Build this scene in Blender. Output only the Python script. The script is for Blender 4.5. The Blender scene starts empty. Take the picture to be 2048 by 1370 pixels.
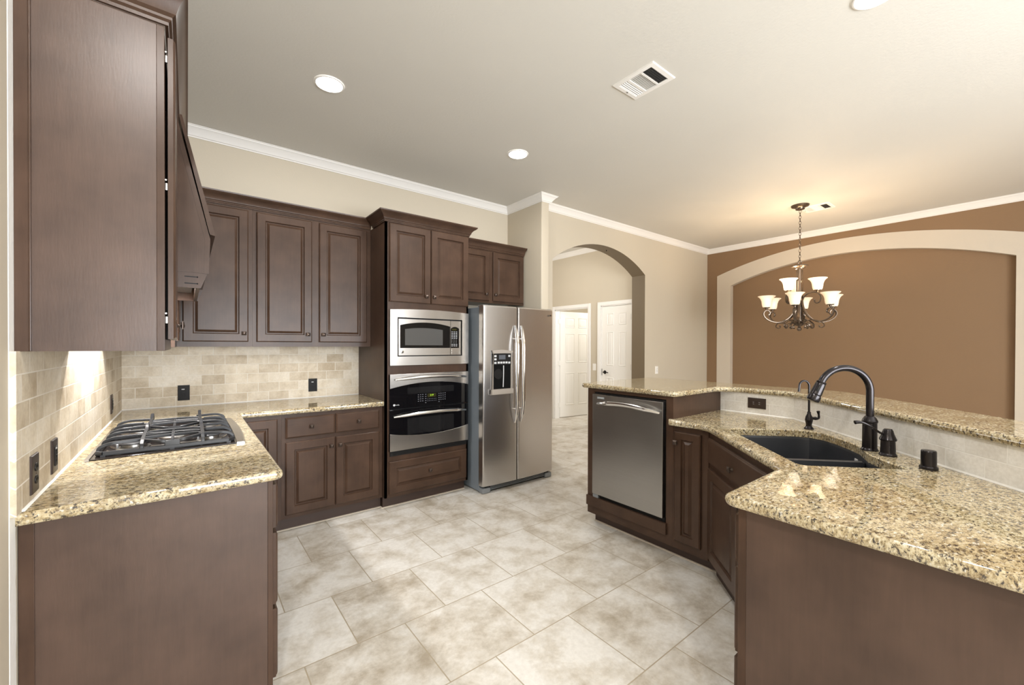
import bpy, bmesh, math, random
from mathutils import Vector, Matrix
random.seed(7)
S = bpy.context.scene
COL = S.collection
PI = math.pi

# ---------------------------------------------------------------- camera, world, exposure
F_PX, YAW, PITCH, ROLL, CY, CAM_H = 828.657, 0.664691, -0.0058483, 0.0033418, 694.861, 1.395
cam = bpy.data.cameras.new('camera'); cam_ob = bpy.data.objects.new('camera', cam); COL.objects.link(cam_ob)
cam.sensor_width = 36.0; cam.lens = F_PX / 2048 * 36.0
cam.shift_y = (CY - 685.0) / 2048.0; cam.clip_start = 0.02; cam.clip_end = 60
_f = Vector((math.sin(YAW) * math.cos(PITCH), math.cos(YAW) * math.cos(PITCH), math.sin(PITCH)))
_r = Vector((math.cos(YAW), -math.sin(YAW), 0)); _u = _r.cross(_f)
_r2 = _r * math.cos(ROLL) + _u * math.sin(ROLL); _u2 = -_r * math.sin(ROLL) + _u * math.cos(ROLL)
cam_ob.matrix_world = Matrix(((_r2.x, _u2.x, -_f.x, 0), (_r2.y, _u2.y, -_f.y, 0), (_r2.z, _u2.z, -_f.z, CAM_H), (0, 0, 0, 1)))
S.camera = cam_ob
S.view_settings.view_transform = 'Standard'; S.view_settings.look = 'None'
S.view_settings.gamma = 1.0; S.view_settings.use_curve_mapping = False
S.view_settings.exposure = 0.0
S.cycles.use_denoising = True
S.cycles.max_bounces = 10; S.cycles.diffuse_bounces = 6; S.cycles.glossy_bounces = 5
S.cycles.transmission_bounces = 4; S.cycles.transparent_max_bounces = 8
S.cycles.sample_clamp_indirect = 6.0
S.cycles.caustics_reflective = False; S.cycles.caustics_refractive = False
CEIL = 3.082
W = bpy.data.worlds.new('daylight'); S.world = W; W.use_nodes = True
W.node_tree.nodes['Background'].inputs[0].default_value = (0.80, 0.90, 1.0, 1)
W.node_tree.nodes['Background'].inputs[1].default_value = 1.6

def light(name, kind, loc, power, color, size=0.1, size_y=None, direction=(0, 0, -1), spread=None, radius=None):
    l = bpy.data.lights.new(name, kind); l.energy = power; l.color = color
    if kind == 'AREA':
        l.size = size
        if size_y: l.shape = 'RECTANGLE'; l.size_y = size_y
        else: l.shape = 'DISK'
        if spread: l.spread = spread
    else:
        l.shadow_soft_size = radius or size
    o = bpy.data.objects.new(name, l); COL.objects.link(o); o.location = loc
    o.rotation_euler = Vector(direction).to_track_quat('-Z', 'Y').to_euler()
    return o
DAY = (0.94, 0.97, 1.0); WARM = (1.0, 0.73, 0.46); NEUT = (1.0, 0.92, 0.82)
# daylight through the two big windows of the rear wall (behind the photographer)
light('daylight_window_wide', 'AREA', (1.05, -3.16, 1.35), 260, DAY, 2.2, 1.8, (0.05, 1, 0.36))
light('daylight_window_dining', 'AREA', (2.95, -3.16, 1.35), 150, DAY, 1.0, 1.8, (0.15, 1, 0.34))
# unseen point lights without fixtures, added to brighten hall and room behind the door
light('hall_fill_light', 'POINT', (4.0, 4.9, 2.45), 50, (1.0, 0.97, 0.93), radius=0.12)
light('far_room_fill_light', 'POINT', (6.9, 4.7, 2.3), 62, (1.0, 0.96, 0.88), radius=0.15)

# ---------------------------------------------------------------- materials
MATS = {}
def new_mat(name):
    m = bpy.data.materials.new(name); m.use_nodes = True; MATS[name] = m
    nt = m.node_tree; b = nt.nodes['Principled BSDF']
    return m, nt, b
def N(nt, t, **kw):
    n = nt.nodes.new(t)
    for k, v in kw.items():
        if k in n.bl_rna.properties.keys() and k != 'inputs': setattr(n, k, v)
        else: n.inputs[k].default_value = v
    return n
def ramp(nt, fac, stops):
    r = nt.nodes.new('ShaderNodeValToRGB'); e = r.color_ramp.elements
    while len(e) < len(stops): e.new(0.5)
    for i, (p, c) in enumerate(stops):
        e[i].position = p; e[i].color = (*c, 1) if len(c) == 3 else c
    nt.links.new(fac, r.inputs[0]); return r.outputs[0]
def mixc(nt, fac, a, b, mode='MIX'):
    m = nt.nodes.new('ShaderNodeMix'); m.data_type = 'RGBA'; m.blend_type = mode
    for sock, v in ((m.inputs[0], fac), (m.inputs[6], a), (m.inputs[7], b)):
        if hasattr(v, 'is_linked'): nt.links.new(v, sock)
        elif isinstance(v, (int, float)): sock.default_value = v
        else: sock.default_value = (*v, 1)
    return m.outputs[2]
def coords(nt, scale=(1, 1, 1), kind='Object', rot=(0, 0, 0), loc=(0, 0, 0)):
    t = nt.nodes.new('ShaderNodeTexCoord'); mp = nt.nodes.new('ShaderNodeMapping')
    mp.inputs['Scale'].default_value = scale; mp.inputs['Rotation'].default_value = rot; mp.inputs['Location'].default_value = loc
    nt.links.new(t.outputs[kind], mp.inputs[0]); return mp.outputs[0]
def noise(nt, vec, scale, detail=3, rough=0.5, out='Fac', dist=0.0):
    n = N(nt, 'ShaderNodeTexNoise', Scale=scale, Detail=detail, Roughness=rough, Distortion=dist)
    nt.links.new(vec, n.inputs['Vector']); return n.outputs[out]
def bump(nt, b, h, strength, dist):
    bn = N(nt, 'ShaderNodeBump', Strength=strength, Distance=dist)
    nt.links.new(h, bn.inputs['Height']); nt.links.new(bn.outputs[0], b.inputs['Normal']); return bn
def plain(name, col, rough=0.5, metal=0.0, spec=0.5, coat=0.0):
    m, nt, b = new_mat(name)
    b.inputs['Base Color'].default_value = (*col, 1); b.inputs['Roughness'].default_value = rough
    b.inputs['Metallic'].default_value = metal; b.inputs['Specular IOR Level'].default_value = spec
    b.inputs['Coat Weight'].default_value = coat; b.inputs['Coat Roughness'].default_value = 0.05
    return m
def paint(name, col, rough=0.6, tex=0.12, scale=90):
    m, nt, b = new_mat(name); v = coords(nt)
    n = noise(nt, v, scale, 3, 0.55)
    n2 = noise(nt, v, 1.3, 2, 0.5)
    c = mixc(nt, n2, tuple(x * 0.96 for x in col), tuple(min(1, x * 1.03) for x in col))
    nt.links.new(c, b.inputs['Base Color']); b.inputs['Roughness'].default_value = rough
    b.inputs['Specular IOR Level'].default_value = 0.3
    bump(nt, b, n, tex, 0.004); return m
def wood(name, c1, c2, rough=0.30, horizontal=False, spec=0.24):
    m, nt, b = new_mat(name)
    v = coords(nt, (3, 30, 30) if horizontal else (30, 30, 2.2))
    n = noise(nt, v, 2.2, 5, 0.6, dist=0.4)
    v2 = coords(nt); n2 = noise(nt, v2, 5.5, 3, 0.55)
    c = ramp(nt, n, [(0.3, c1), (0.72, c2)])
    c = mixc(nt, 0.55, c, ramp(nt, n2, [(0.32, tuple(x * 0.74 for x in c1)), (0.7, tuple(x * 1.12 for x in c2))]))
    nt.links.new(c, b.inputs['Base Color'])
    b.inputs['Roughness'].default_value = rough; b.inputs['Specular IOR Level'].default_value = spec
    v3 = coords(nt, (220, 220, 30)); n3 = noise(nt, v3, 1.0, 2)
    bump(nt, b, n3, 0.06, 0.002); return m
def granite(name):
    m, nt, b = new_mat(name); v = coords(nt)
    vs = coords(nt, (1.0, 1.55, 1.0), rot=(0, 0, 0.5))
    big = noise(nt, v, 5.0, 3, 0.6)
    mid = noise(nt, vs, 92, 4, 0.68)
    fine = noise(nt, vs, 150, 3, 0.6)
    base = ramp(nt, mid, [(0.30, (0.12, 0.09, 0.055)), (0.41, (0.31, 0.25, 0.15)), (0.52, (0.53, 0.465, 0.315)), (0.68, (0.64, 0.60, 0.485))])
    tint = ramp(nt, big, [(0.35, (0.82, 0.68, 0.46)), (0.62, (1.0, 0.99, 0.94))])
    base = mixc(nt, 0.55, base, tint, 'MULTIPLY')
    patch = noise(nt, vs, 17, 3, 0.6)
    base = mixc(nt, 0.6, base, ramp(nt, patch, [(0.36, (0.62, 0.55, 0.45)), (0.56, (1, 1, 1))]), 'MULTIPLY')
    pale = noise(nt, vs, 62, 3, 0.6)
    base = mixc(nt, ramp(nt, pale, [(0.60, (0, 0, 0)), (0.68, (0.8, 0.8, 0.8))]), base, (0.72, 0.71, 0.66))
    vd = coords(nt, (1.0, 1.7, 1.0), rot=(0, 0, 0.5), loc=(3.1, 1.7, 0.4))
    d1 = noise(nt, vd, 72, 5, 0.70)
    base = mixc(nt, ramp(nt, d1, [(0.535, (0, 0, 0)), (0.595, (1, 1, 1))]), base, (0.045, 0.036, 0.030))
    d2 = noise(nt, coords(nt, loc=(7.3, 2.2, 1.1)), 170, 3, 0.6)
    base = mixc(nt, ramp(nt, d2, [(0.62, (0, 0, 0)), (0.68, (0.9, 0.9, 0.9))]), base, (0.10, 0.060, 0.030))
    nt.links.new(base, b.inputs['Base Color'])
    b.inputs['Roughness'].default_value = 0.02; b.inputs['IOR'].default_value = 1.72
    return m
def steel(name, col, rough, horizontal=True, aniso=0.0):
    m, nt, b = new_mat(name)
    v = coords(nt, (2, 2, 260) if horizontal else (260, 260, 2))
    n = noise(nt, v, 1.0, 3, 0.6)
    n2 = noise(nt, coords(nt), 3.0, 2)
    c = mixc(nt, n, tuple(x * 0.94 for x in col), tuple(min(1, x * 1.04) for x in col))
    nt.links.new(c, b.inputs['Base Color']); b.inputs['Metallic'].default_value = 1.0
    r = nt.nodes.new('ShaderNodeMapRange'); r.inputs['To Min'].default_value = rough * 0.8; r.inputs['To Max'].default_value = rough * 1.25
    nt.links.new(n2, r.inputs['Value']); nt.links.new(r.outputs[0], b.inputs['Roughness'])
    b.inputs['Anisotropic'].default_value = aniso
    return m
def brick(name, uv, bw, rh, mortar, cols, grout, rough, bumpd, loc=(0, 0, 0), freq_off=0.5, stain=9.0, contrast=0.35, squash=1.0):
    m, nt, b = new_mat(name)
    v = coords(nt, kind='UV' if uv else 'Object', loc=loc)
    # gently wobble the joints of tumbled stone
    bt = N(nt, 'ShaderNodeTexBrick', Scale=1.0)
    bt.offset = freq_off; bt.offset_frequency = 2; bt.squash = 1.0
    bt.inputs['Mortar Size'].default_value = mortar; bt.inputs['Mortar Smooth'].default_value = 0.25
    bt.inputs['Brick Width'].default_value = bw; bt.inputs['Row Height'].default_value = rh; bt.inputs['Bias'].default_value = 0.0
    bt.inputs['Color1'].default_value = (0, 0, 0, 1); bt.inputs['Color2'].default_value = (1, 1, 1, 1); bt.inputs['Mortar'].default_value = (0.5, 0.5, 0.5, 1)
    nt.links.new(v, bt.inputs['Vector'])
    ov = coords(nt)
    n1 = noise(nt, ov, stain, 7, 0.66, dist=0.15); n2 = noise(nt, ov, stain * 9, 4, 0.6)
    mx = N(nt, 'ShaderNodeMath', operation='MULTIPLY'); nt.links.new(bt.outputs['Color'], mx.inputs[0]); mx.inputs[1].default_value = contrast
    ad = N(nt, 'ShaderNodeMath', operation='MULTIPLY_ADD'); nt.links.new(n1, ad.inputs[0]); ad.inputs[1].default_value = 1.0 - contrast * 0.5; nt.links.new(mx.outputs[0], ad.inputs[2])
    c = ramp(nt, ad.outputs[0], cols)
    c = mixc(nt, 0.22, c, ramp(nt, n2, [(0.3, (0.45, 0.42, 0.38)), (0.65, (1, 1, 1))]), 'MULTIPLY')
    c = mixc(nt, bt.outputs['Fac'], c, grout)
    nt.links.new(c, b.inputs['Base Color'])
    b.inputs['Roughness'].default_value = rough
    inv = N(nt, 'ShaderNodeMath', operation='SUBTRACT'); inv.inputs[0].default_value = 1.0; nt.links.new(bt.outputs['Fac'], inv.inputs[1])
    hn = N(nt, 'ShaderNodeMath', operation='MULTIPLY_ADD'); nt.links.new(n2, hn.inputs[0]); hn.inputs[1].default_value = 0.25; nt.links.new(inv.outputs[0], hn.inputs[2])
    bump(nt, b, hn.outputs[0], 0.5, bumpd); return m
def emit(name, col, strength):
    m = bpy.data.materials.new(name); m.use_nodes = True; nt = m.node_tree
    nt.nodes.clear(); e = nt.nodes.new('ShaderNodeEmission'); o = nt.nodes.new('ShaderNodeOutputMaterial')
    e.inputs[0].default_value = (*col, 1); e.inputs[1].default_value = strength
    nt.links.new(e.outputs[0], o.inputs[0]); MATS[name] = m; return m

M_WALL = paint('beige_wall_paint', (0.535, 0.475, 0.378))
M_CEIL = paint('beige_ceiling_paint', (0.635, 0.615, 0.57), tex=0.2, scale=60)
M_BROWN = paint('brown_wall_paint', (0.232, 0.144, 0.079), tex=0.22, scale=60)
M_CREAM = paint('cream_trim_paint', (0.575, 0.505, 0.415))
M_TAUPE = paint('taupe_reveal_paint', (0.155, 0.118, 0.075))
M_WHITE = paint('white_trim_paint', (0.80, 0.78, 0.75), rough=0.35, tex=0.02)
M_DOOR = paint('white_door_paint', (0.82, 0.80, 0.76), rough=0.4, tex=0.02)
M_GROUTW = paint('white_rough_edge', (0.84, 0.83, 0.80), tex=0.35, scale=70)
M_WOOD = wood('dark_stained_wood', (0.050, 0.0280, 0.0182), (0.074, 0.0425, 0.0282))
M_WOODH = wood('dark_stained_wood_horizontal', (0.050, 0.0280, 0.0182), (0.074, 0.0425, 0.0282), horizontal=True)
M_PANEL = wood('stained_panel_wood', (0.061, 0.036, 0.026), (0.084, 0.051, 0.037), rough=0.33, spec=0.42)
M_TOE = plain('toe_kick_wood', (0.045, 0.025, 0.018), 0.5)
M_DARKGAP = plain('black_gap', (0.006, 0.006, 0.006), 0.9, spec=0.1)
M_GRAN = granite('yellow_speckled_granite')
M_STEEL = steel('brushed_steel', (0.52, 0.50, 0.48), 0.24)
M_STEELD = steel('brushed_dark_steel', (0.36, 0.35, 0.335), 0.30)
M_STEELV = plain('satin_fridge_steel', (0.62, 0.605, 0.595), 0.27, 1.0)
M_CHROME = plain('polished_steel', (0.74, 0.73, 0.72), 0.14, 1.0)
M_FSIDE = plain('grey_fridge_side', (0.20, 0.235, 0.275), 0.38)
M_FGREY = plain('grey_plastic', (0.22, 0.24, 0.26), 0.5)
M_DISP = plain('taupe_dispenser_plastic', (0.33, 0.295, 0.26), 0.45)
M_BLACKG = plain('black_glass', (0.004, 0.004, 0.005), 0.04, spec=0.4)
M_SMOKE = plain('smoked_window_glass', (0.075, 0.075, 0.075), 0.10)
M_BLACKP = plain('black_plastic', (0.010, 0.0095, 0.0095), 0.5, spec=0.2)
M_IRON = plain('cast_iron', (0.022, 0.023, 0.026), 0.40)
M_BRONZE = plain('oil_rubbed_bronze', (0.022, 0.019, 0.021), 0.22, 0.6)
M_KNOB = plain('bronze_knob', (0.075, 0.055, 0.045), 0.34, 0.7)
M_LAMPMET = plain('champagne_bronze_metal', (0.15, 0.115, 0.088), 0.27, 0.85)
M_SINK = plain('charcoal_composite', (0.026, 0.028, 0.034), 0.42)
M_LTGREY = plain('pale_grey_print', (0.55, 0.56, 0.58), 0.5)
M_NICKEL = plain('nickel_hinge', (0.42, 0.40, 0.37), 0.4, 1.0)
M_WPLAST = plain('white_plastic', (0.80, 0.78, 0.74), 0.35)
M_VENTDK = plain('dark_duct', (0.02, 0.02, 0.02), 0.8)
M_OAK = plain('light_raw_wood', (0.28, 0.16, 0.075), 0.5)
M_GREEN = emit('green_clock_digits', (0.55, 1.0, 0.05), 1.3)
M_LCD = plain('olive_lcd', (0.028, 0.026, 0.006), 0.2)
M_LED = emit('lamp_led_white', (1.0, 0.98, 0.95), 14.0)
M_BULB = emit('warm_bulb', (1.0, 0.86, 0.62), 14.0)
M_GLASS = plain('window_frame_white', (0.8, 0.8, 0.8), 0.4)
m, nt, b = new_mat('frosted_shade_glass')
b.inputs['Base Color'].default_value = (0.9, 0.80, 0.66, 1); b.inputs['Roughness'].default_value = 0.35
b.inputs['Emission Color'].default_value = (1.0, 0.80, 0.54, 1); b.inputs['Emission Strength'].default_value = 0.30
_tr = nt.nodes.new('ShaderNodeBsdfTranslucent'); _tr.inputs[0].default_value = (0.95, 0.85, 0.7, 1)
_tp = nt.nodes.new('ShaderNodeBsdfTransparent'); _tp.inputs[0].default_value = (1, 0.94, 0.84, 1)
_m1 = nt.nodes.new('ShaderNodeMixShader'); _m1.inputs[0].default_value = 0.006
_m2 = nt.nodes.new('ShaderNodeMixShader'); _m2.inputs[0].default_value = 0.07
nt.links.new(b.outputs[0], _m1.inputs[1]); nt.links.new(_tr.outputs[0], _m1.inputs[2])
nt.links.new(_m1.outputs[0], _m2.inputs[1]); nt.links.new(_tp.outputs[0], _m2.inputs[2])
nt.links.new(_m2.outputs[0], nt.nodes['Material Output'].inputs[0]); M_SHADE = m
M_FLOOR = brick('stone_floor_tile', False, 0.459, 0.459, 0.0030,
                [(0.34, (0.40, 0.345, 0.27)), (0.49, (0.60, 0.56, 0.495)), (0.62, (0.73, 0.71, 0.67))],
                (0.40, 0.34, 0.25), 0.34, 0.0026, loc=(-0.3975, -0.119, 0), stain=5.0, contrast=0.12)
M_TILE = brick('tumbled_travertine_tile', True, 0.1545, 0.0787, 0.0026,
               [(0.34, (0.46, 0.37, 0.255)), (0.58, (0.67, 0.59, 0.465)), (0.86, (0.80, 0.745, 0.65))],
               (0.76, 0.71, 0.62), 0.55, 0.005, stain=8.0, contrast=0.30)
M_TILE_LIT = brick('lit_travertine_tile', True, 0.1545, 0.0787, 0.0026,
                [(0.30, (0.70, 0.68, 0.65)), (0.58, (0.83, 0.825, 0.81)), (0.9, (0.90, 0.90, 0.895))],
                (0.86, 0.86, 0.85), 0.5, 0.004, stain=9.0, contrast=0.3)  # splash tile lightened and cooled: the light falling there is in its colour

# ---------------------------------------------------------------- geometry helpers
def B(): return bmesh.new()
def box(bm, x0, x1, y0, y1, z0, z1, bev=0.0, seg=2):
    if x0 > x1: x0, x1 = x1, x0
    if y0 > y1: y0, y1 = y1, y0
    if z0 > z1: z0, z1 = z1, z0
    vs = [bm.verts.new(p) for p in ((x0, y0, z0), (x1, y0, z0), (x1, y1, z0), (x0, y1, z0), (x0, y0, z1), (x1, y0, z1), (x1, y1, z1), (x0, y1, z1))]
    fs = [bm.faces.new([vs[i] for i in f]) for f in ((3, 2, 1, 0), (4, 5, 6, 7), (0, 1, 5, 4), (1, 2, 6, 5), (2, 3, 7, 6), (3, 0, 4, 7))]
    if bev > 0:
        es = list({e for f in fs for e in f.edges})
        bmesh.ops.bevel(bm, geom=es, offset=bev, segments=seg, affect='EDGES', profile=0.5)
    return bm
class Fr:
    """a face frame: a runs along the face, n points out of it"""
    def __init__(s, o, a, n): s.o = Vector(o); s.a = Vector(a).normalized(); s.n = Vector(n).normalized()
    def p(s, a, n, z): return s.o + s.a * a + s.n * n + Vector((0, 0, z))
def fbox(bm, fr, a0, a1, n0, n1, z0, z1, bev=0.0, seg=2):
    t = bmesh.new(); box(t, a0, a1, n0, n1, z0, z1, bev, seg)
    merge(bm, t, lambda c: fr.p(c.x, c.y, c.z)); return bm
def merge(bm, t, fn=None):
    mp = {}
    for v in t.verts: mp[v] = bm.verts.new(fn(v.co) if fn else v.co)
    for f in t.faces:
        try: bm.faces.new([mp[v] for v in f.verts])
        except ValueError: pass
    t.free()
def ringset(bm, rings, cap0=True, cap1=True, closed=True):
    rv = [[bm.verts.new(p) for p in r] for r in rings]
    n = len(rv[0])
    for i in range(len(rv) - 1):
        for j in range(n if closed else n - 1):
            k = (j + 1) % n
            bm.faces.new((rv[i][j], rv[i][k], rv[i + 1][k], rv[i + 1][j]))
    if cap0: bm.faces.new(list(reversed(rv[0])))
    if cap1: bm.faces.new(rv[-1])
    return rv
def rect_rings(bm, fr, a0, a1, z0, z1, prof):
    """nested rectangles: prof = list of (inset, outward depth)"""
    rings = [[fr.p(a0 + i, d, z0 + i), fr.p(a1 - i, d, z0 + i), fr.p(a1 - i, d, z1 - i), fr.p(a0 + i, d, z1 - i)] for i, d in prof]
    ringset(bm, rings)
def raised_door(fr, a0, a1, z0, z1, t=0.020, w=0.058):
    bm = B(); w = min(w, (a1 - a0) * 0.27)
    rect_rings(bm, fr, a0, a1, z0, z1, [(0, 0), (0, t - 0.006), (0.003, t - 0.003), (0.007, t), (w, t), (w + 0.0025, t - 0.005), (w + 0.006, t - 0.0125),
                                         (w + 0.013, t - 0.0125), (w + 0.027, t - 0.003), (w + 0.029, t - 0.001)])
    return bm
def slab_front(fr, a0, a1, z0, z1, t=0.020):
    bm = B(); rect_rings(bm, fr, a0, a1, z0, z1, [(0, 0), (0, t - 0.008), (0.004, t - 0.006), (0.006, t - 0.003), (0.012, t)]); return bm
def lathe(bm, prof, c=(0, 0, 0), seg=24, axis='Z', cap=True, fn=None):
    rings = []
    for r, h in prof:
        ring = []
        for i in range(seg):
            a = 2 * PI * i / seg; x, y = r * math.cos(a), r * math.sin(a)
            p = Vector((x, y, h)) if axis == 'Z' else (Vector((x, h, y)) if axis == 'Y' else Vector((h, x, y)))
            p = p + Vector(c); ring.append(fn(p) if fn else p)
        rings.append(ring)
    ringset(bm, rings, cap, cap)
    return bm
def smooth_path(pts, n=6):
    pts = [Vector(p) for p in pts]; out = []
    for i in range(len(pts) - 1):
        p0 = pts[max(i - 1, 0)]; p1 = pts[i]; p2 = pts[i + 1]; p3 = pts[min(i + 2, len(pts) - 1)]
        for k in range(n):
            t = k / n
            out.append(0.5 * ((2 * p1) + (p2 - p0) * t + (2 * p0 - 5 * p1 + 4 * p2 - p3) * t * t + (-p0 + 3 * p1 - 3 * p2 + p3) * t ** 3))
    out.append(pts[-1]); return out
def tube(bm, pts, r, seg=10, flat=None, up=None, cap=True):
    """tube along pts; r number or list; flat=(w,h) gives an elliptical/rectangular bar"""
    pts = [Vector(p) for p in pts]; rings = []; n = len(pts)
    prev = None
    for i, p in enumerate(pts):
        d = (pts[min(i + 1, n - 1)] - pts[max(i - 1, 0)]).normalized()
        if up is not None:
            s = d.cross(Vector(up))
            if s.length < 1e-5: s = prev or Vector((1, 0, 0))
            s.normalize()
        else:
            if prev is None:
                s = d.cross(Vector((0, 0, 1)))
                if s.length < 1e-3: s = d.cross(Vector((1, 0, 0)))
                s.normalize()
            else:
                s = prev - d * prev.dot(d)
                s.normalize()
        prev = s; t = s.cross(d)
        rr = r[i] if isinstance(r, (list, tuple)) else r
        ring = []
        if flat:
            w, h = flat[0] * (rr if rr else 1), flat[1] * (rr if rr else 1)
            for cx, cy in ((-1, -.7), (-.7, -1), (.7, -1), (1, -.7), (1, .7), (.7, 1), (-.7, 1), (-1, .7)):
                ring.append(p + s * (cx * w / 2) + t * (cy * h / 2))
        else:
            for k in range(seg):
                a = 2 * PI * k / seg; ring.append(p + s * (rr * math.cos(a)) + t * (rr * math.sin(a)))
        rings.append(ring)
    ringset(bm, rings, cap, cap); return bm
def miter_dirs(path, closed):
    n = len(path); out = []
    for i in range(n):
        p = Vector(path[i][:2])
        a = Vector(path[i - 1][:2]) if (closed or i > 0) else None
        c = Vector(path[(i + 1) % n][:2]) if (closed or i < n - 1) else None
        d1 = (p - a).normalized() if a is not None else None; d2 = (c - p).normalized() if c is not None else None
        if d1 is None: d1 = d2
        if d2 is None: d2 = d1
        n1 = Vector((d1.y, -d1.x)); n2 = Vector((d2.y, -d2.x)); m = n1 + n2
        m = m / (m.dot(n1)) if abs(m.dot(n1)) > 1e-6 else n1
        out.append(m)
    return out
def sweep(bm, path, prof, closed=False):
    """profile of (out, z); 'out' is to the right of the path direction"""
    ms = miter_dirs(path, closed)
    rings = [[Vector((p[0] + m.x * o, p[1] + m.y * o, z)) for o, z in prof] for p, m in zip(path, ms)]
    if closed: rings.append(rings[0])
    rv = [[bm.verts.new(q) for q in r] for r in rings]
    k = len(prof)
    for i in range(len(rv) - 1):
        for j in range(k):
            bm.faces.new((rv[i][j], rv[i][(j + 1) % k], rv[i + 1][(j + 1) % k], rv[i + 1][j]))
    if not closed:
        bm.faces.new(rv[0]); bm.faces.new(list(reversed(rv[-1])))
    bmesh.ops.remove_doubles(bm, verts=bm.verts, dist=1e-6); return bm
def round_corners(poly, radii, seg=7):
    out = []; n = len(poly)
    for i in range(n):
        r = radii[i] if isinstance(radii, (list, tuple)) else radii
        p = Vector(poly[i]); a = Vector(poly[i - 1]); c = Vector(poly[(i + 1) % n])
        if r <= 0: out.append(p.copy()); continue
        d1 = (a - p).normalized(); d2 = (c - p).normalized(); ang = d1.angle(d2)
        t = r / math.tan(ang / 2); q1 = p + d1 * t; q2 = p + d2 * t
        bis = (d1 + d2).normalized(); ctr = p + bis * (r / math.sin(ang / 2))
        v1 = q1 - ctr; v2 = q2 - ctr; tot = v1.angle(v2); sgn = 1 if v1.x * v2.y - v1.y * v2.x > 0 else -1
        for k in range(seg + 1):
            an = sgn * tot * k / seg
            out.append(ctr + Vector((v1.x * math.cos(an) - v1.y * math.sin(an), v1.x * math.sin(an) + v1.y * math.cos(an))))
    return out
def area2(p): return sum(p[i - 1][0] * p[i][1] - p[i][0] * p[i - 1][1] for i in range(len(p)))
def slab(bm, poly, z0, z1, er=0.012, holes=(), square=None):
    """worktop: polygon with a rounded edge, with open holes"""
    poly = [Vector(p) for p in poly]
    if area2(poly) < 0: poly.reverse()
    ms = miter_dirs([(p.x, p.y) for p in poly], True)     # right of a CCW path = outward
    prof = []
    for k in range(5):
        a = PI / 2 * k / 4; prof.append((-er * (1 - math.sin(a)), z0 + er * (1 - math.cos(a))))
    for k in range(5):
        a = PI / 2 * k / 4; prof.append((-er * (1 - math.cos(a)), z1 - er * (1 - math.sin(a))))
    fl = [0.0 if square and square(p) else 1.0 for p in poly]
    rings = [[Vector((p.x + m.x * o * k, p.y + m.y * o * k, z)) for p, m, k in zip(poly, ms, fl)] for o, z in prof]
    rv = ringset(bm, rings, False, False)
    hv = []
    for h in holes:
        h = [Vector(q) for q in h]
        hr = [[bm.verts.new((q.x, q.y, z)) for q in h] for z in (z0, z1 - 0.004)]
        mh = miter_dirs([(q.x, q.y) for q in h], True); sg = -1 if area2(h) > 0 else 1
        hr.append([bm.verts.new((q.x - sg * mm.x * 0.004, q.y - sg * mm.y * 0.004, z1)) for q, mm in zip(h, mh)])
        for i in range(2):
            for j in range(len(h)):
                k = (j + 1) % len(h); bm.faces.new((hr[i][j], hr[i + 1][j], hr[i + 1][k], hr[i][k]))
        hv.append(hr)
    for lvl, idx in ((rv[0], 0), (rv[-1], 2)):
        es = [bm.edges.get((lvl[j], lvl[(j + 1) % len(lvl)])) for j in range(len(lvl))]
        for hr in hv:
            L = hr[idx]; es += [bm.edges.get((L[j], L[(j + 1) % len(L)])) for j in range(len(L))]
        bmesh.ops.triangle_fill(bm, use_beauty=True, edges=es)
    bmesh.ops.recalc_face_normals(bm, faces=bm.faces); return bm
def prism(bm, poly, fn, d0, d1):
    """extrude a 2D polygon; fn(u, v, d) -> world"""
    ringset(bm, [[fn(u, v, d0) for u, v in poly], [fn(u, v, d1) for u, v in poly]])
    bmesh.ops.recalc_face_normals(bm, faces=bm.faces); return bm

ORG = {}
def finish(name, bm, mats, origin=(0, 0, 0), sharp=0.4, weighted=True):
    me = bpy.data.meshes.new(name); o = Vector(origin)
    bmesh.ops.recalc_face_normals(bm, faces=bm.faces)
    for v in bm.verts: v.co -= o
    for f in bm.faces: f.smooth = True
    for e in bm.edges:
        if len(e.link_faces) == 2 and e.calc_face_angle(0) > sharp: e.smooth = False
    bm.to_mesh(me); bm.free()
    for mm in (mats if isinstance(mats, (list, tuple)) else [mats]): me.materials.append(mm)
    ob = bpy.data.objects.new(name, me); COL.objects.link(ob)
    if weighted: wn = ob.modifiers.new('weighted_normals', 'WEIGHTED_NORMAL'); wn.keep_sharp = True; wn.weight = 80
    return ob
def tag(o, label=None, cat=None, group=None, kind=None):
    for k, v in (('label', label), ('category', cat), ('group', group), ('kind', kind)):
        if v: o[k] = v
    return o
def thing(name, label, cat, loc, group=None):
    o = bpy.data.objects.new(name, None); COL.objects.link(o); o.location = loc; o.empty_display_size = 0.05
    ORG[o] = Vector(loc); return tag(o, label, cat, group)
def part(name, bm, mat, parent, label=None, kind=None):
    org = ORG[parent]
    o = finish(name, bm, mat, org); o.parent = parent; ORG[o] = org
    return tag(o, label, None, None, kind)
def solo(name, bm, mat, label, cat, loc, group=None):
    o = finish(name, bm, mat, loc); o.location = loc; ORG[o] = Vector(loc); return tag(o, label, cat, group)
def struct(name, bm, mat, label=None, loc=(0, 0, 0)):
    o = finish(name, bm, mat, loc, 0.3, False); o.location = loc; ORG[o] = Vector(loc)
    return tag(o, label, None, None, 'structure')
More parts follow.
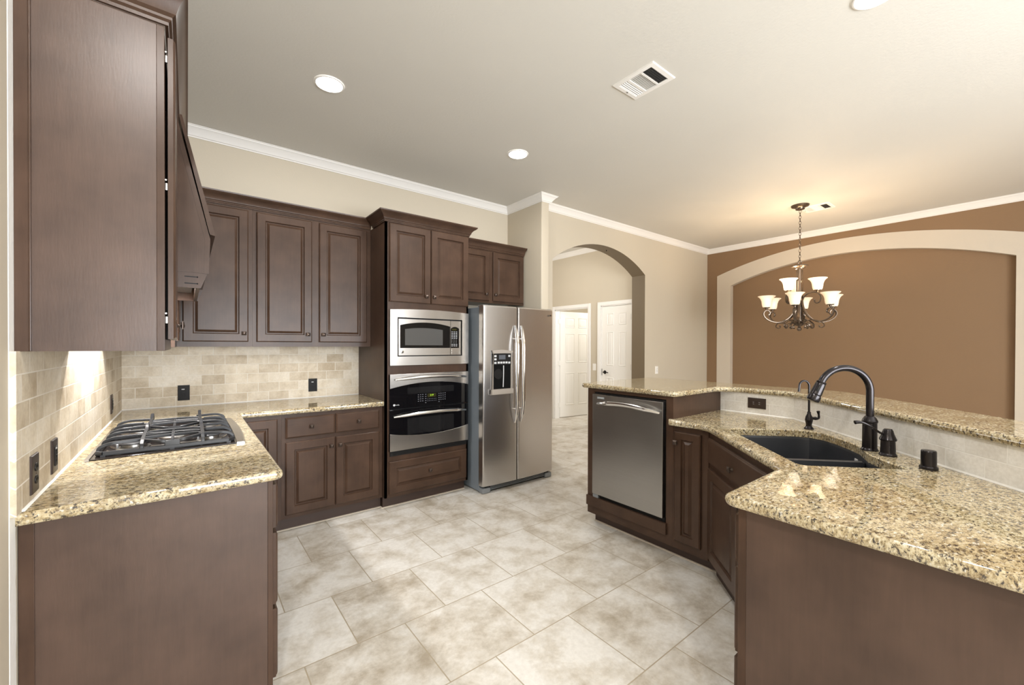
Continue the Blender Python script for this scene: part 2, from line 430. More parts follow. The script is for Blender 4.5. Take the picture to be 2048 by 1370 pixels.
def text(name, body, fr, a, n, z, size, mat, parent, depth=0.0003):
    cu = bpy.data.curves.new(name, 'FONT'); cu.body = body; cu.size = size; cu.extrude = depth; cu.align_x = 'CENTER'; cu.align_y = 'CENTER'
    tmp = bpy.data.objects.new(name + '_outline', cu); COL.objects.link(tmp)
    me = bpy.data.meshes.new_from_object(tmp.evaluated_get(bpy.context.evaluated_depsgraph_get())); bpy.data.objects.remove(tmp); bpy.data.curves.remove(cu)
    me.materials.clear(); me.materials.append(mat); o = bpy.data.objects.new(name, me); COL.objects.link(o)
    up = Vector((0, 0, 1)); x = up.cross(fr.n).normalized()
    mt = Matrix((x, up, fr.n)).transposed().to_4x4(); p = fr.p(a, n, z) - ORG[parent]; mt.translation = p
    o.parent = parent; o.matrix_parent_inverse = Matrix(); o.matrix_basis = mt; ORG[o] = ORG[parent]
    return o

# ---------------------------------------------------------------- the setting
XL, YB, XB = -0.385, 4.09, 7.26          # left wall, back wall, brown dining wall
YR = -3.2                                # rear wall, behind the photographer
WX0, WX1, WYF = 3.131, 3.245, 3.46       # stub wall beside the refrigerator
YA, YA2 = 3.655, 3.885                   # arch wall front and back
XH = 5.5                                 # hall wall with the two doors
struct('floor', box(B(), -0.6, 8.6, -3.4, 7.2, -0.06, 0.0), M_FLOOR)
struct('ceiling', box(B(), -0.6, 8.6, -3.4, 7.2, CEIL, CEIL + 0.06), M_CEIL)
struct('wall_left', box(B(), XL - 0.12, XL, YR, YB + 0.1, 0, CEIL), M_WALL)
struct('wall_back', box(B(), XL, WX1, YB, YB + 0.1, 0, CEIL), M_WALL)
# stub wall with rounded drywall corners
pl = [(WX0, YB), (WX0, WYF), (WX1, WYF), (WX1, YB)]
bm = B(); pr = round_corners(pl, [0, 0.016, 0.016, 0], 5)
ringset(bm, [[Vector((p.x, p.y, 0)) for p in pr], [Vector((p.x, p.y, CEIL)) for p in pr]])
struct('wall_refrigerator_side', bm, M_WALL)
# wall with the arched opening
AX0, AX1, AZS, AZT = 3.485, 5.386, 2.447, 2.745
def arc_pts(x0, x1, zs, zt, n=28):
    c = (x1 - x0) / 2; hgt = zt - zs; R = (c * c + hgt * hgt) / (2 * hgt); cx = (x0 + x1) / 2; cz = zt - R
    a0 = math.asin(c / R)
    return [(cx + R * math.sin(a), cz + R * math.cos(a)) for a in [(-a0 + 2 * a0 * i / n) for i in range(n + 1)]]
arc = arc_pts(AX0, AX1, AZS, AZT)
bm = B()
def arch_wall(bm, x0, x1, zt, hx0, hx1, arc, fn, d0, d1):
    """wall panel with an arched hole, as quads; fn(u, z, d)"""
    for d in (d0, d1):
        bm.faces.new([bm.verts.new(fn(*q, d)) for q in ((x0, 0), (hx0, 0), (hx0, zt), (x0, zt))])
        bm.faces.new([bm.verts.new(fn(*q, d)) for q in ((hx1, 0), (x1, 0), (x1, zt), (hx1, zt))])
        for i in range(len(arc) - 1):
            bm.faces.new([bm.verts.new(fn(*q, d)) for q in (arc[i], arc[i + 1], (arc[i + 1][0], zt), (arc[i][0], zt))])
arch_wall(bm, WX1 - 0.05, XB + 0.12, CEIL, AX0, AX1, arc, lambda u, z, d: Vector((u, d, z)), YA, YA2)
bmesh.ops.remove_doubles(bm, verts=bm.verts, dist=1e-5)
struct('wall_arch', bm, M_WALL)
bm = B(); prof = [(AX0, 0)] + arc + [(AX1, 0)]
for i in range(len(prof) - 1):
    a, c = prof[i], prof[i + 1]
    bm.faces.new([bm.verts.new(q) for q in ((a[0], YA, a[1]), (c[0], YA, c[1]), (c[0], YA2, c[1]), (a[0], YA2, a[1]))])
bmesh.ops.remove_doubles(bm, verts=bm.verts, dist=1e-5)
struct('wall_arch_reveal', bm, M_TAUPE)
# small rust stain / nail under the arch
bm = B(); lathe(bm, [(0.004, 0), (0.007, 0.004), (0.003, 0.02)], (4.62, 3.76, 2.712), 8)
solo('ceiling_hook', bm, M_BRONZE, 'tiny rusty hook screwed under the arch top', 'hook', (4.62, 3.76, 2.72))

# brown dining wall with a shallow arched niche and its cream painted band
NY0, NY1, NZS, NZT = 0.174, 3.251, 2.413, 2.703
OY0, OY1, OZS, OZT = -0.055, 3.479, 2.60, 2.910
narc = arc_pts(NY0, NY1, NZS, NZT, 40); oarc = arc_pts(OY0, OY1, OZS, OZT, 40)
ND = 0.085
bm = B(); arch_wall(bm, YR, YA + 0.02, CEIL, OY0, OY1, oarc, lambda u, z, d: Vector((XB + d, u, z)), 0.0, 0.005)
bmesh.ops.remove_doubles(bm, verts=bm.verts, dist=1e-5); struct('wall_dining', bm, M_BROWN)
bm = B(); box(bm, XB + ND, XB + ND + 0.06, OY0, OY1, 0, OZT + 0.05); struct('wall_dining_niche', bm, M_BROWN)
bm = B()   # cream band: ring between outer and inner arch, 6 mm proud, plus the niche reveal
o_in = [(NY0, 0)] + narc + [(NY1, 0)]; o_out = [(OY0, 0)] + oarc + [(OY1, 0)]
for i in range(len(o_in) - 1):
    a, c, e, g = o_in[i], o_in[i + 1], o_out[i + 1], o_out[i]
    P = lambda q, d: bm.verts.new((XB + d, q[0], q[1]))
    bm.faces.new([P(a, -0.006), P(c, -0.006), P(e, -0.006), P(g, -0.006)])
    bm.faces.new([P(g, -0.006), P(e, -0.006), P(e, 0.02), P(g, 0.02)])
    bm.faces.new([P(a, -0.006), P(c, -0.006), P(c, ND), P(a, ND)])
bmesh.ops.remove_doubles(bm, verts=bm.verts, dist=1e-5)
struct('trim_1', bm, M_CREAM, 'cream painted band framing the arched niche in the brown wall')
# rear wall with two windows
bm = B()
wins = [(-0.1, 2.2), (2.4, 3.5)]
xs = [XL - 0.12, -0.1, 2.2, 2.4, 3.5, XB + 0.12]
for i in range(5):
    if i in (1, 3):
        box(bm, xs[i], xs[i + 1], YR - 0.12, YR, 0, 0.40); box(bm, xs[i], xs[i + 1], YR - 0.12, YR, 2.50, CEIL)
    else: box(bm, xs[i], xs[i + 1], YR - 0.12, YR, 0, CEIL)
struct('wall_rear', bm, M_WALL)
for k, (a, c) in enumerate(wins):
    bm = B()
    for x0, x1, z0, z1 in ((a, c, 0.40, 0.46), (a, c, 2.44, 2.50), (a, a + 0.06, 0.46, 2.44), (c - 0.06, c, 0.46, 2.44), ((a + c) / 2 - 0.02, (a + c) / 2 + 0.02, 0.46, 2.44), (a, c, 1.43, 1.47)):
        box(bm, x0, x1, YR - 0.09, YR - 0.04, z0, z1)
    struct('window_%d' % (k + 1), bm, M_GLASS)
# hall behind the arch
bm = B()
D1A, D1B, D2A, D2B = 4.865, 5.700, 3.965, 4.585      # door openings along y
HZ = 2.06
for y0, y1, z0 in ((YA2, D2A, 0), (D2A, D2B, HZ), (D2B, D1A, 0), (D1A, D1B, HZ), (D1B, 7.0, 0)):
    box(bm, XH, XH + 0.12, y0, y1, z0, CEIL)
struct('wall_hall', bm, M_WALL)
struct('wall_hall_end', box(B(), 3.1, XH + 0.12, 6.9, 7.0, 0, CEIL), M_WALL)
struct('wall_hall_left', box(B(), 3.1, 3.2, YB + 0.1, 7.0, 0, CEIL), M_WALL)
bm = B(); box(bm, XH + 0.12, 8.4, 6.6, 6.7, 0, CEIL); box(bm, 8.3, 8.4, YA2, 6.6, 0, CEIL); struct('wall_far_room', bm, M_WALL)

# crown mouldings and baseboards
CP = [(0.0, CEIL - 0.076), (0.006, CEIL - 0.076), (0.009, CEIL - 0.069), (0.018, CEIL - 0.065), (0.022, CEIL - 0.058), (0.032, CEIL - 0.044), (0.048, CEIL - 0.026),
      (0.058, CEIL - 0.017), (0.064, CEIL - 0.014), (0.068, CEIL - 0.006), (0.0745, CEIL - 0.004), (0.0745, CEIL - 0.0002), (0.0, CEIL - 0.0002)]
path = [(XL, YR), (XL, YB), (WX0, YB), (WX0, WYF), (WX1, WYF), (WX1, YA), (XB, YA), (XB, YR)]
struct('trim_2', sweep(B(), path, CP, True), M_WHITE, 'white crown moulding around the kitchen and dining ceiling')
struct('trim_3', sweep(B(), [(3.2, 6.9), (XH, 6.9), (XH, YA2)], CP), M_WHITE, 'white crown moulding in the hall')
BP = [(0, 0), (0.014, 0), (0.014, 0.075), (0.006, 0.095), (0, 0.095)]
struct('baseboard_arch', sweep(B(), [(AX1 + 0.001, YA), (XB, YA), (XB - 0.006, OY1 - 0.002), (XB - 0.006, YR)], BP), M_WHITE)
struct('baseboard_hall', sweep(B(), [(XH, D1A - 0.075), (XH, D2B + 0.085)], BP), M_WHITE)
struct('baseboard_rear', sweep(B(), [(XL, YR + 2.5), (XL, YR)], [(-o, z) for o, z in BP]), M_WHITE)
# rough white tile edge running up the left wall
bm = B(); rnd = random.Random(3); ring0 = []; n = 90
L = [(XL + 0.001, 1.737)]; rows = []
for i in range(n + 1):
    z = CEIL * i / n * 0.999; rows.append((z, 1.789 + rnd.uniform(-0.003, 0.004)))
ringset(bm, [[Vector((XL, 1.737, z)), Vector((XL + 0.0012, 1.739, z)), Vector((XL + 0.0015, y, z)), Vector((XL, y, z))] for z, y in rows])
struct('trim_4', bm, M_GROUTW, 'rough white painted tile edge strip on the left wall')

# tiled backsplashes (UV along the wall so the bond runs on round the corners)
def tile_strip(path, z0, z1, thick, mat, name, label, u0=0.0, z0s=None):
    bm = B(); uvl = bm.loops.layers.uv.new('UVMap'); ms = miter_dirs(path, False); u = u0; uv = {}
    cols = []
    for i, p in enumerate(path):
        if i: u += (Vector(p) - Vector(path[i - 1])).length
        z1i = z1
        a = bm.verts.new((p[0] + ms[i].x * thick, p[1] + ms[i].y * thick, z0)); c = bm.verts.new((p[0] + ms[i].x * thick, p[1] + ms[i].y * thick, z1i))
        d = bm.verts.new((p[0], p[1], z1i)); e = bm.verts.new((p[0], p[1], z0))
        for v, t in ((a, (u, z0)), (c, (u, z1i)), (d, (u, z1i + thick)), (e, (u, z0 - thick))): uv[v] = t
        cols.append((a, c, d, e))
    for i in range(len(cols) - 1):
        for j in range(4): bm.faces.new((cols[i][j], cols[i + 1][j], cols[i + 1][(j + 1) % 4], cols[i][(j + 1) % 4]))
    bm.faces.new(cols[0]); bm.faces.new(tuple(reversed(cols[-1])))
    for f in bm.faces:
        for l in f.loops: l[uvl].uv = (uv[l.vert][0], uv[l.vert][1] - 0.914)
    return struct(name, bm, mat, label)
tile_strip([(XL, 1.744), (XL, YB)], 0.9142, 1.373, 0.013, M_TILE, 'trim_5', 'tumbled travertine brick tile backsplash on the left wall', 0.03)
tile_strip([(XL, 2.405), (XL, 3.205)], 1.373, 1.724, 0.013, M_TILE, 'trim_6', 'tumbled travertine tile below the wooden hood', 0.691)
tile_strip([(XL + 0.013, YB), (1.308, YB)], 0.9142, 1.373, 0.012, M_TILE, 'trim_7', 'tumbled travertine brick tile backsplash on the back wall', 2.40)
# raised peninsula wall (knee wall) with tile towards the sink, lightened for the light on it
SP = [(3.145, 1.478), (3.145, 1.000), (1.370, -0.775)]          # finished tile face
kw = [(3.157, 2.21), (3.157, 0.995), (1.357, -0.805), (1.442, -0.890), (3.277, 0.945), (3.277, 2.21)]
bm = B(); ringset(bm, [[Vector((x, y, 0)) for x, y in kw], [Vector((x, y, 1.0585)) for x, y in kw]]); struct('wall_peninsula', bm, M_WALL)
tile_strip([(3.157, 1.478), (3.157, 0.995), (1.357, -0.805)], 0.9142, 1.0585, 0.012, M_TILE_LIT, 'trim_8', 'travertine tile splash behind the sink, coloured paler for the light on it', 0.05)
def caulk(path, z, name):
    return struct(name, sweep(B(), path, [(0, z), (0.006, z), (0.004, z + 0.002), (0.001, z + 0.006), (0, z + 0.006)]), M_GROUTW, 'white caulk bead between tile and granite')
struct('trim_11', sweep(B(), [(0.31, 3.495), (1.3095, 3.495), (1.3095, 3.456), (2.12, 3.456)], [(0, 0), (0.012, 0), (0.010, 0.004), (0, 0.006)]), M_CREAM, 'thin beige caulk line along the toe kick of the back cabinets')
struct('trim_12', sweep(B(), [(2.565, 2.185), (2.565, 1.22)], [(0, 0), (0.012, 0), (0.010, 0.004), (0, 0.006)]), M_CREAM, 'thin beige caulk line along the toe kick of the peninsula')
caulk([(XL + 0.013, 1.79), (XL + 0.013, YB - 0.012), (1.306, YB - 0.012)], 0.9143, 'trim_9')
caulk([(3.145, 1.476), (3.145, 1.000), (1.375, -0.770)], 0.9143, 'trim_10')
# hood downlights (real lamps, housed in the hood) that wash the left backsplash

# ---------------------------------------------------------------- recessed ceiling lamps
def can(x, y, label, power, group='recessed ceiling lights'):
    t = thing('recessed_light', label, 'ceiling light', (x, y, CEIL), group)
    part('trim_ring', lathe(B(), [(0.079, CEIL - 0.006), (0.081, CEIL - 0.008), (0.088, CEIL - 0.006), (0.091, CEIL - 0.0005)], (x, y, 0), 40, cap=False), M_WHITE, t)
    part('lens', lathe(B(), [(0.0, CEIL - 0.0065), (0.05, CEIL - 0.0075), (0.080, CEIL - 0.006)], (x, y, 0), 40, cap=False), M_LED, t)
    light('downlight', 'AREA', (x, y, CEIL - 0.014), power, (1.0, 0.97, 0.93), 0.13, None, (0, 0, -1))
    return t
can(0.726, 2.853, 'round recessed ceiling light above the gas cooktop side', 13)
can(2.300, 2.860, 'round recessed ceiling light in front of the refrigerator', 13)
can(2.600, 0.500, 'round recessed ceiling light above the sink, cut by the photo top', 18)
can(-0.15, 0.25, 'added unseen round ceiling light, placed for sheen on the left end panel', 30)  # unseen lamp added to imitate bounced flash sheen on the upper end panel
can(2.600, -1.60, 'added unseen round ceiling light brightening the rear of the room', 12)  # unseen lamp added because the room needs more light

# ceiling vents
def vent(cx, cy, sx, sy, label, rows):
    t = thing('ceiling_vent', label, 'vent', (cx, cy, CEIL), 'white ceiling vents')
    z = CEIL
    fr = Fr((cx, cy, z), (1, 0, 0), (0, 0, -1))
    bm = B(); ro = [(-sx, -sy), (sx, -sy), (sx, sy), (-sx, sy)]
    def rr(i, d): return [Vector((cx + (x - math.copysign(i, x)), cy + (y - math.copysign(i, y)), z - d)) for x, y in ro]
    ringset(bm, [rr(0, 0.0), rr(0.004, 0.007), rr(0.030, 0.009), rr(0.036, 0.004)], False, False)
    part('frame', bm, M_WHITE, t)
    part('duct', box(B(), cx - sx + 0.036, cx + sx - 0.036, cy - sy + 0.036, cy + sy - 0.036, z - 0.0015, z - 0.0005), M_VENTDK, t)
    bm = B(); ix0, ix1 = cx - sx + 0.034, cx + sx - 0.034; iy0, iy1 = cy - sy + 0.034, cy + sy - 0.034
    L = iy1 - iy0; b1 = iy0 + L * 0.30; b2 = iy0 + L * 0.70
    for yb in (b1, b2): box(bm, ix0, ix1, yb - 0.006, yb + 0.006, z - 0.009, z - 0.002)
    def slat(y0, tilt):
        q = [(ix0, y0, z - 0.002), (ix1, y0, z - 0.002), (ix1, y0 + tilt, z - 0.009), (ix0, y0 + tilt, z - 0.009)]
        vs = [bm.verts.new(p) for p in q]; bm.faces.new(vs)
    for i in range(5):
        y = iy0 + (b1 - iy0) * (i + 0.35) / 5; slat(y, -0.0065)
        y = b2 + (iy1 - b2) * (i + 0.35) / 5; slat(y, 0.0055)
    for i in range(12):
        x = ix0 + (ix1 - ix0) * (i + 0.5) / 12
        vs = [bm.verts.new(p) for p in ((x, b1, z - 0.002), (x, b2, z - 0.002), (x + 0.003, b2, z - 0.008), (x + 0.003, b1, z - 0.008))]; bm.faces.new(vs)
    part('louvers', bm, M_WHITE, t)
    lev = B(); box(lev, cx - 0.003, cx + 0.003, iy1 + 0.006, iy1 + 0.012, z - 0.016, z - 0.008)
    part('damper_lever', lev, M_NICKEL, t)
vent(2.296, 1.577, 0.123, 0.149, 'white slatted ceiling vent in the kitchen, nearest the camera', 3)
vent(6.040, 1.690, 0.135, 0.150, 'white slatted ceiling vent beside the chandelier canopy', 3)

# ---------------------------------------------------------------- hall doors
def six_panels(fr, w, h, t0):
    """moulded six-panel leaf: flat slab with sunk, raised panels on both faces"""
    bm = B(); fbox(bm, fr, 0, w, -0.035, 0.0, 0.010, h)
    st = 0.115 * w / 0.76 + 0.01; mid = 0.10
    pw = (w - 2 * st - mid) / 2
    zs = [(0.24, 0.86), (1.06, 1.62), (1.73, 1.93)]
    for z0, z1 in zs:
        for a0 in (st, st + pw + mid):
            for side in (1, -1):
                f2 = fr if side == 1 else Fr(fr.p(w, -0.035, 0), -fr.a, -fr.n)
                rect_rings(bm, f2, a0, a0 + pw, z0, z1, [(0.0, -0.004), (0.0, 0.0006), (0.005, 0.007), (0.010, 0.007), (0.018, 0.0008), (0.026, 0.0008), (0.044, 0.0080), (0.048, 0.0080)])
    return bm
def lever(fr, a, z, n0, parent, toward=1):
    bm = B()
    lathe(bm, [(0.0, 0), (0.030, 0.0), (0.030, 0.006), (0.012, 0.010), (0.011, 0.045), (0.0, 0.047)], (0, 0, 0), 20, 'Z', fn=lambda q: fr.p(a + q.x, n0 + q.z, z + q.y))
    tube(bm, [fr.p(a, n0 + 0.042, z), fr.p(a + toward * 0.04, n0 + 0.046, z + 0.003), fr.p(a + toward * 0.10, n0 + 0.044, z - 0.003)], 0.008, 8)
    return part('lever_handle', bm, M_BLACKP, parent, 'black lever handle')
def casing(y0, y1, h, name_parent):
    bm = B(); w = 0.062
    for a0, a1, z0, z1 in ((y0 - w, y0, 0, h + w), (y1, y1 + w, 0, h + w), (y0, y1, h, h + w)):
        box(bm, XH - 0.016, XH + 0.0, a0, a1, z0, z1, 0.004)
        box(bm, XH - 0.020, XH - 0.010, a0 + 0.008 if a0 != y0 else a0, a1 - 0.024 if a0 == y0 - w else a1, z0, z1, 0.003) if a0 != y0 else None
    for a0, a1 in ((y0, y0 + 0.014), (y1 - 0.014, y1)): box(bm, XH, XH + 0.12, a0, a1, 0, h)
    box(bm, XH, XH + 0.12, y0, y1, h - 0.014, h)
    return part('door_frame', bm, M_WHITE, name_parent)
d1 = thing('door_1', 'white six-panel door standing open into the bright room', None, (XH, D1B, 0)); d1['kind'] = 'structure'
casing(D1A, D1B, HZ, d1)
hd = Vector((0.748, -0.085, 0)).normalized()
fr = Fr((XH + 0.122, D1B - 0.020, 0), hd, (hd.y, -hd.x, 0))
lf = part('leaf', six_panels(fr, 0.81, 2.04, 0), M_DOOR, d1)
for z in (0.25, 1.05, 1.85):
    bm = B(); lathe(bm, [(0.007, z - 0.045), (0.007, z + 0.045)], (XH + 0.110, D1B - 0.020, 0), 10); box(bm, XH + 0.08, XH + 0.15, D1B - 0.022, D1B - 0.012, z - 0.045, z + 0.045)
    part('hinge', bm, M_WPLAST, d1)
bm = B(); lathe(bm, [(0.0, 0), (0.027, 0), (0.027, 0.006), (0.011, 0.01), (0.011, 0.04), (0.0, 0.042)], (0, 0, 0), 16, fn=lambda q: fr.p(0.745 + q.x, q.z, 0.95 + q.y)); part('lever_handle', bm, M_BLACKP, d1)
d2 = thing('door_2', 'closed white six-panel hall door with a black lever', None, (XH, D2A, 0)); d2['kind'] = 'structure'
casing(D2A, D2B, HZ, d2)
fr2 = Fr((XH + 0.012, D2B - 0.016, 0), (0, -1, 0), (-1, 0, 0))
lf2 = part('leaf', six_panels(fr2, D2B - D2A - 0.032, 2.04, 0), M_DOOR, d2)
lever(fr2, 0.065, 0.945, 0.0, d2)
bm = B(); fbox(bm, fr2, -0.004, 0.006, -0.002, 0.003, 0.89, 1.0); part('latch_plate', bm, M_BLACKP, d2)
for z in (0.25, 1.05, 1.85):
    bm = B(); lathe(bm, [(0.006, z - 0.045), (0.006, z + 0.045)], (XH + 0.006, D2A + 0.016, 0), 10); part('hinge', bm, M_NICKEL, d2)

# ---------------------------------------------------------------- electrical plates
def outlet(name, fr, label, mat, matd, group=None, horizontal=False, kind='duplex'):
    t = thing(name, label, 'switch' if kind == 'rocker' else 'outlet', tuple(fr.o), group)
    w, h = (0.0585, 0.0365) if horizontal else (0.0365, 0.0585)
    bm = B(); rect_rings(bm, fr, -w, w, -h, h, [(0, 0), (0, 0.003), (0.0015, 0.0055), (0.006, 0.0065)]); part('cover_plate', bm, mat, t)
    if kind == 'rocker':
        part('rocker', fbox(B(), fr, -0.015, 0.015, 0.0064, 0.0100, -0.032, 0.032, 0.002), mat, t); return t
    if kind == 'decora':
        part('receptacle', fbox(B(), fr, -0.0165, 0.0165, 0.0064, 0.0088, -0.034, 0.034, 0.001), matd, t)
        part('rating_label', fbox(B(), fr, -0.013, 0.005, 0.0088, 0.0091, 0.024, 0.031), M_LTGREY, t)
        part('test_button', fbox(B(), fr, -0.008, 0.008, 0.0086, 0.0105, -0.004, 0.004, 0.0008), M_BLACKP, t)
    for s in (-1, 1):
        c = 0.019 * s
        bm = B()
        ca, cz = (c, 0) if horizontal else (0, c)
        if kind != 'decora': lathe(bm, [(0.0, 0), (0.0155, 0), (0.015, 0.0022), (0.0, 0.0024)], (0, 0, 0), 20, fn=lambda q: fr.p(ca + q.x, 0.0062 + q.z, cz + q.y * 0.85)); part('socket', bm, matd, t)
        bm = B()
        for da in (-0.006, 0.006): 
            if horizontal: fbox(bm, fr, ca - 0.004, ca + 0.004, 0.0085, 0.0092, da - 0.001, da + 0.001)
            else: fbox(bm, fr, da - 0.001, da + 0.001, 0.0085, 0.0092, cz - 0.002, cz + 0.006)
        part('slots', bm, M_LTGREY if horizontal else M_DARKGAP, t)
    if kind != 'decora':
        bm = B(); lathe(bm, [(0, 0.0064), (0.003, 0.0064), (0.003, 0.0072), (0, 0.0074)], (0, 0, 0), 10, fn=lambda q: fr.p(q.x, q.z, q.y)); part('screw', bm, M_KNOB, t)
    return t
M_BRPL = plain('dark_bronze_plate', (0.030, 0.018, 0.014), 0.35)
outlet('wall_outlet', Fr((-0.022, YB - 0.012, 1.018), (1, 0, 0), (0, -1, 0)), 'black outlet on the back tile right behind the cooktop', M_BLACKP, M_BLACKP, 'black kitchen outlets', kind='decora')
outlet('wall_outlet', Fr((0.897, YB - 0.012, 1.026), (1, 0, 0), (0, -1, 0)), 'black outlet on the back tile above the drawer cabinet', M_BLACKP, M_BLACKP, 'black kitchen outlets', kind='decora')
outlet('wall_outlet', Fr((XL + 0.013, 1.900, 0.997), (0, 1, 0), (1, 0, 0)), 'black outlet on the left tile nearest the counter end', M_BRPL, M_BLACKP, 'black kitchen outlets')
outlet('wall_outlet', Fr((XL + 0.013, 2.140, 1.000), (0, 1, 0), (1, 0, 0)), 'black outlet on the left tile, second from the counter end', M_BRPL, M_BLACKP, 'black kitchen outlets', kind='decora')
outlet('wall_outlet', Fr((XL + 0.013, 3.550, 1.020), (0, 1, 0), (1, 0, 0)), 'black outlet on the left tile close to the back corner', M_BRPL, M_BLACKP, 'black kitchen outlets', kind='decora')
outlet('wall_outlet', Fr((3.145, 1.226, 0.992), (0, -1, 0), (-1, 0, 0)), 'dark bronze sideways outlet on the tile behind the sink', M_BRPL, M_BRPL, horizontal=True)
outlet('wall_outlet', Fr((5.699, YA, 1.017), (1, 0, 0), (0, -1, 0)), 'white outlet on the beige wall right of the archway', M_WPLAST, M_WPLAST)
outlet('light_switch', Fr((XH, 4.722, 1.022), (0, -1, 0), (-1, 0, 0)), 'white rocker switch between the two hall doors', M_WPLAST, M_WPLAST, kind='rocker')

# ---------------------------------------------------------------- cabinetry
def knob(fr, a, z, n0, parent, s=1.0):
    bm = B()
    lathe(bm, [(0.0, 0), (0.009 * s, 0.0), (0.007 * s, 0.004), (0.0055 * s, 0.010), (0.008 * s, 0.014)], (0, 0, 0), 12, fn=lambda q: fr.p(a + q.x, n0 + q.z, z + q.y))
    h = 0.0145 * s
    ringset(bm, [[fr.p(a + x * k, n0 + d, z + y * k) for x, y in ((-h, -h), (h, -h), (h, h), (-h, h))] for k, d in ((0.55, 0.012), (1.0, 0.016), (1.0, 0.019), (0.8, 0.022), (0.25, 0.0255))])
    return part('knob', bm, M_KNOB, parent)
def door_part(fr, a0, a1, z0, z1, parent, kn=None, n0=0.0, t=0.020, w=0.058):
    f2 = Fr(fr.p(0, n0, 0), fr.a, fr.n)
    d = part('door', raised_door(f2, a0, a1, z0, z1, t, w), M_WOOD, parent)
    if kn: knob(f2, kn[0], kn[1], t, d)
    return d
def drawer_part(fr, a0, a1, z0, z1, parent, kn=None, raised=False, n0=0.0, t=0.020, w=0.05, name='drawer_front'):
    f2 = Fr(fr.p(0, n0, 0), fr.a, fr.n)
    d = part(name, raised_door(f2, a0, a1, z0, z1, t, w) if raised else slab_front(f2, a0, a1, z0, z1, t), M_WOODH, parent)
    if kn: knob(f2, kn[0], kn[1], t, d)
    return d
CROWN = [(0.0, 0.0), (0.010, 0.0), (0.010, 0.008), (0.014, 0.010), (0.014, 0.018), (0.020, 0.022), (0.024, 0.036), (0.036, 0.052), (0.050, 0.062), (0.056, 0.066), (0.060, 0.070), (0.066, 0.076), (0.068, 0.085), (0.0, 0.085)]
def cab_crown(path, z, parent=None, sc=1.0, mat=None):
    return sweep(B(), path, [(o * sc, z + h) for o, h in CROWN])
def face_frame(bm, fr, a0, a1, z0, z1, t=0.019, st=0.04):
    fbox(bm, fr, a0, a1, -t, 0, z0, z1, 0.0015, 1)

FB = Fr((0, 3.45, 0), (1, 0, 0), (0, -1, 0))      # back base cabinets
# 1. base cabinet: two drawers over two doors
t = thing('base_cabinet', 'brown base cabinet with two drawers over two doors left of the oven tower', 'cabinet', (0.92, 3.76, 0), None)
bm = B(); fbox(bm, FB, 0.545, 1.306, -0.62, 0.0, 0.095, 0.8755); part('carcass', bm, M_WOOD, t)
part('toe_kick', fbox(B(), FB, 0.545, 1.306, -0.6, -0.045, 0.0, 0.095), M_TOE, t)
drawer_part(FB, 0.571, 0.919, 0.694, 0.848, t, (0.745, 0.771))
drawer_part(FB, 0.925, 1.274, 0.694, 0.848, t, (1.100, 0.771))
door_part(FB, 0.571, 0.919, 0.125, 0.665, t, (0.889, 0.600))
door_part(FB, 0.925, 1.274, 0.125, 0.665, t, (0.954, 0.600))
# 2. corner base cabinet with one door
t = thing('base_cabinet', 'brown corner base cabinet with one narrow door, half hidden by the counter', 'cabinet', (0.40, 3.76, 0))
bm = B(); fbox(bm, FB, 0.262, 0.5445, -0.62, 0.0, 0.095, 0.8755); part('carcass', bm, M_WOOD, t)
part('toe_kick', fbox(B(), FB, 0.262, 0.5445, -0.6, -0.045, 0.0, 0.095), M_TOE, t)
door_part(FB, 0.285, 0.518, 0.125, 0.845, t)
# 3. left run: drawer cabinet with the big end panel, and the cooktop cabinet behind it
FL = Fr((0.258, 0, 0), (0, 1, 0), (1, 0, 0))
t = thing('base_cabinet', 'brown drawer cabinet ending the left counter with a plain wide end panel', 'cabinet', (-0.05, 2.1, 0))
part('carcass', box(B(), XL + 0.003, 0.257, 1.828, 2.399, 0.0, 0.8755), M_WOOD, t)
bm = B(); box(bm, -0.3835, 0.240, 1.812, 1.829, 0.0, 0.8755); part('end_panel', bm, M_PANEL, t)
bm = B(); box(bm, 0.2405, 0.258, 1.8115, 1.85, 0.0, 0.8755, 0.0015); part('stile', bm, M_WOOD, t)
bm = B(); box(bm, -0.3835, -0.352, 1.807, 1.813, 0, 0.8755, 0.0015); part('scribe_moulding', bm, M_WOOD, t)
for z0, z1 in ((0.682, 0.850), (0.384, 0.662), (0.098, 0.366)): drawer_part(FL, 1.832, 2.375, z0, z1, t, (2.10, (z0 + z1) / 2), t=0.021)
t = thing('base_cabinet', 'brown base cabinet under the gas cooktop, seen only edge-on', 'cabinet', (-0.05, 2.9, 0))
part('carcass', box(B(), XL + 0.003, 0.257, 2.400, 4.07, 0.0, 0.8755), M_WOOD, t)
door_part(FL, 2.42, 2.83, 0.125, 0.85, t, (2.79, 0.8)); door_part(FL, 2.84, 3.25, 0.125, 0.85, t, (2.88, 0.8))

# left L-shaped granite worktop
poly = [(XL + 0.001, 1.785), (0.292, 1.785), (0.292, 3.420), (1.3085, 3.420), (1.3085, YB - 0.001), (XL + 0.001, YB - 0.001)]
solo('granite_countertop', slab(B(), round_corners(poly, [0, 0.03, 0.006, 0, 0, 0], 6), 0.876, 0.914, 0.017, square=lambda p: p.x < -0.36 or p.y > 4.0 or p.x > 1.30), M_GRAN, 'yellow speckled granite worktop running in an L round the left corner', 'countertop', (0, 2.9, 0.876))

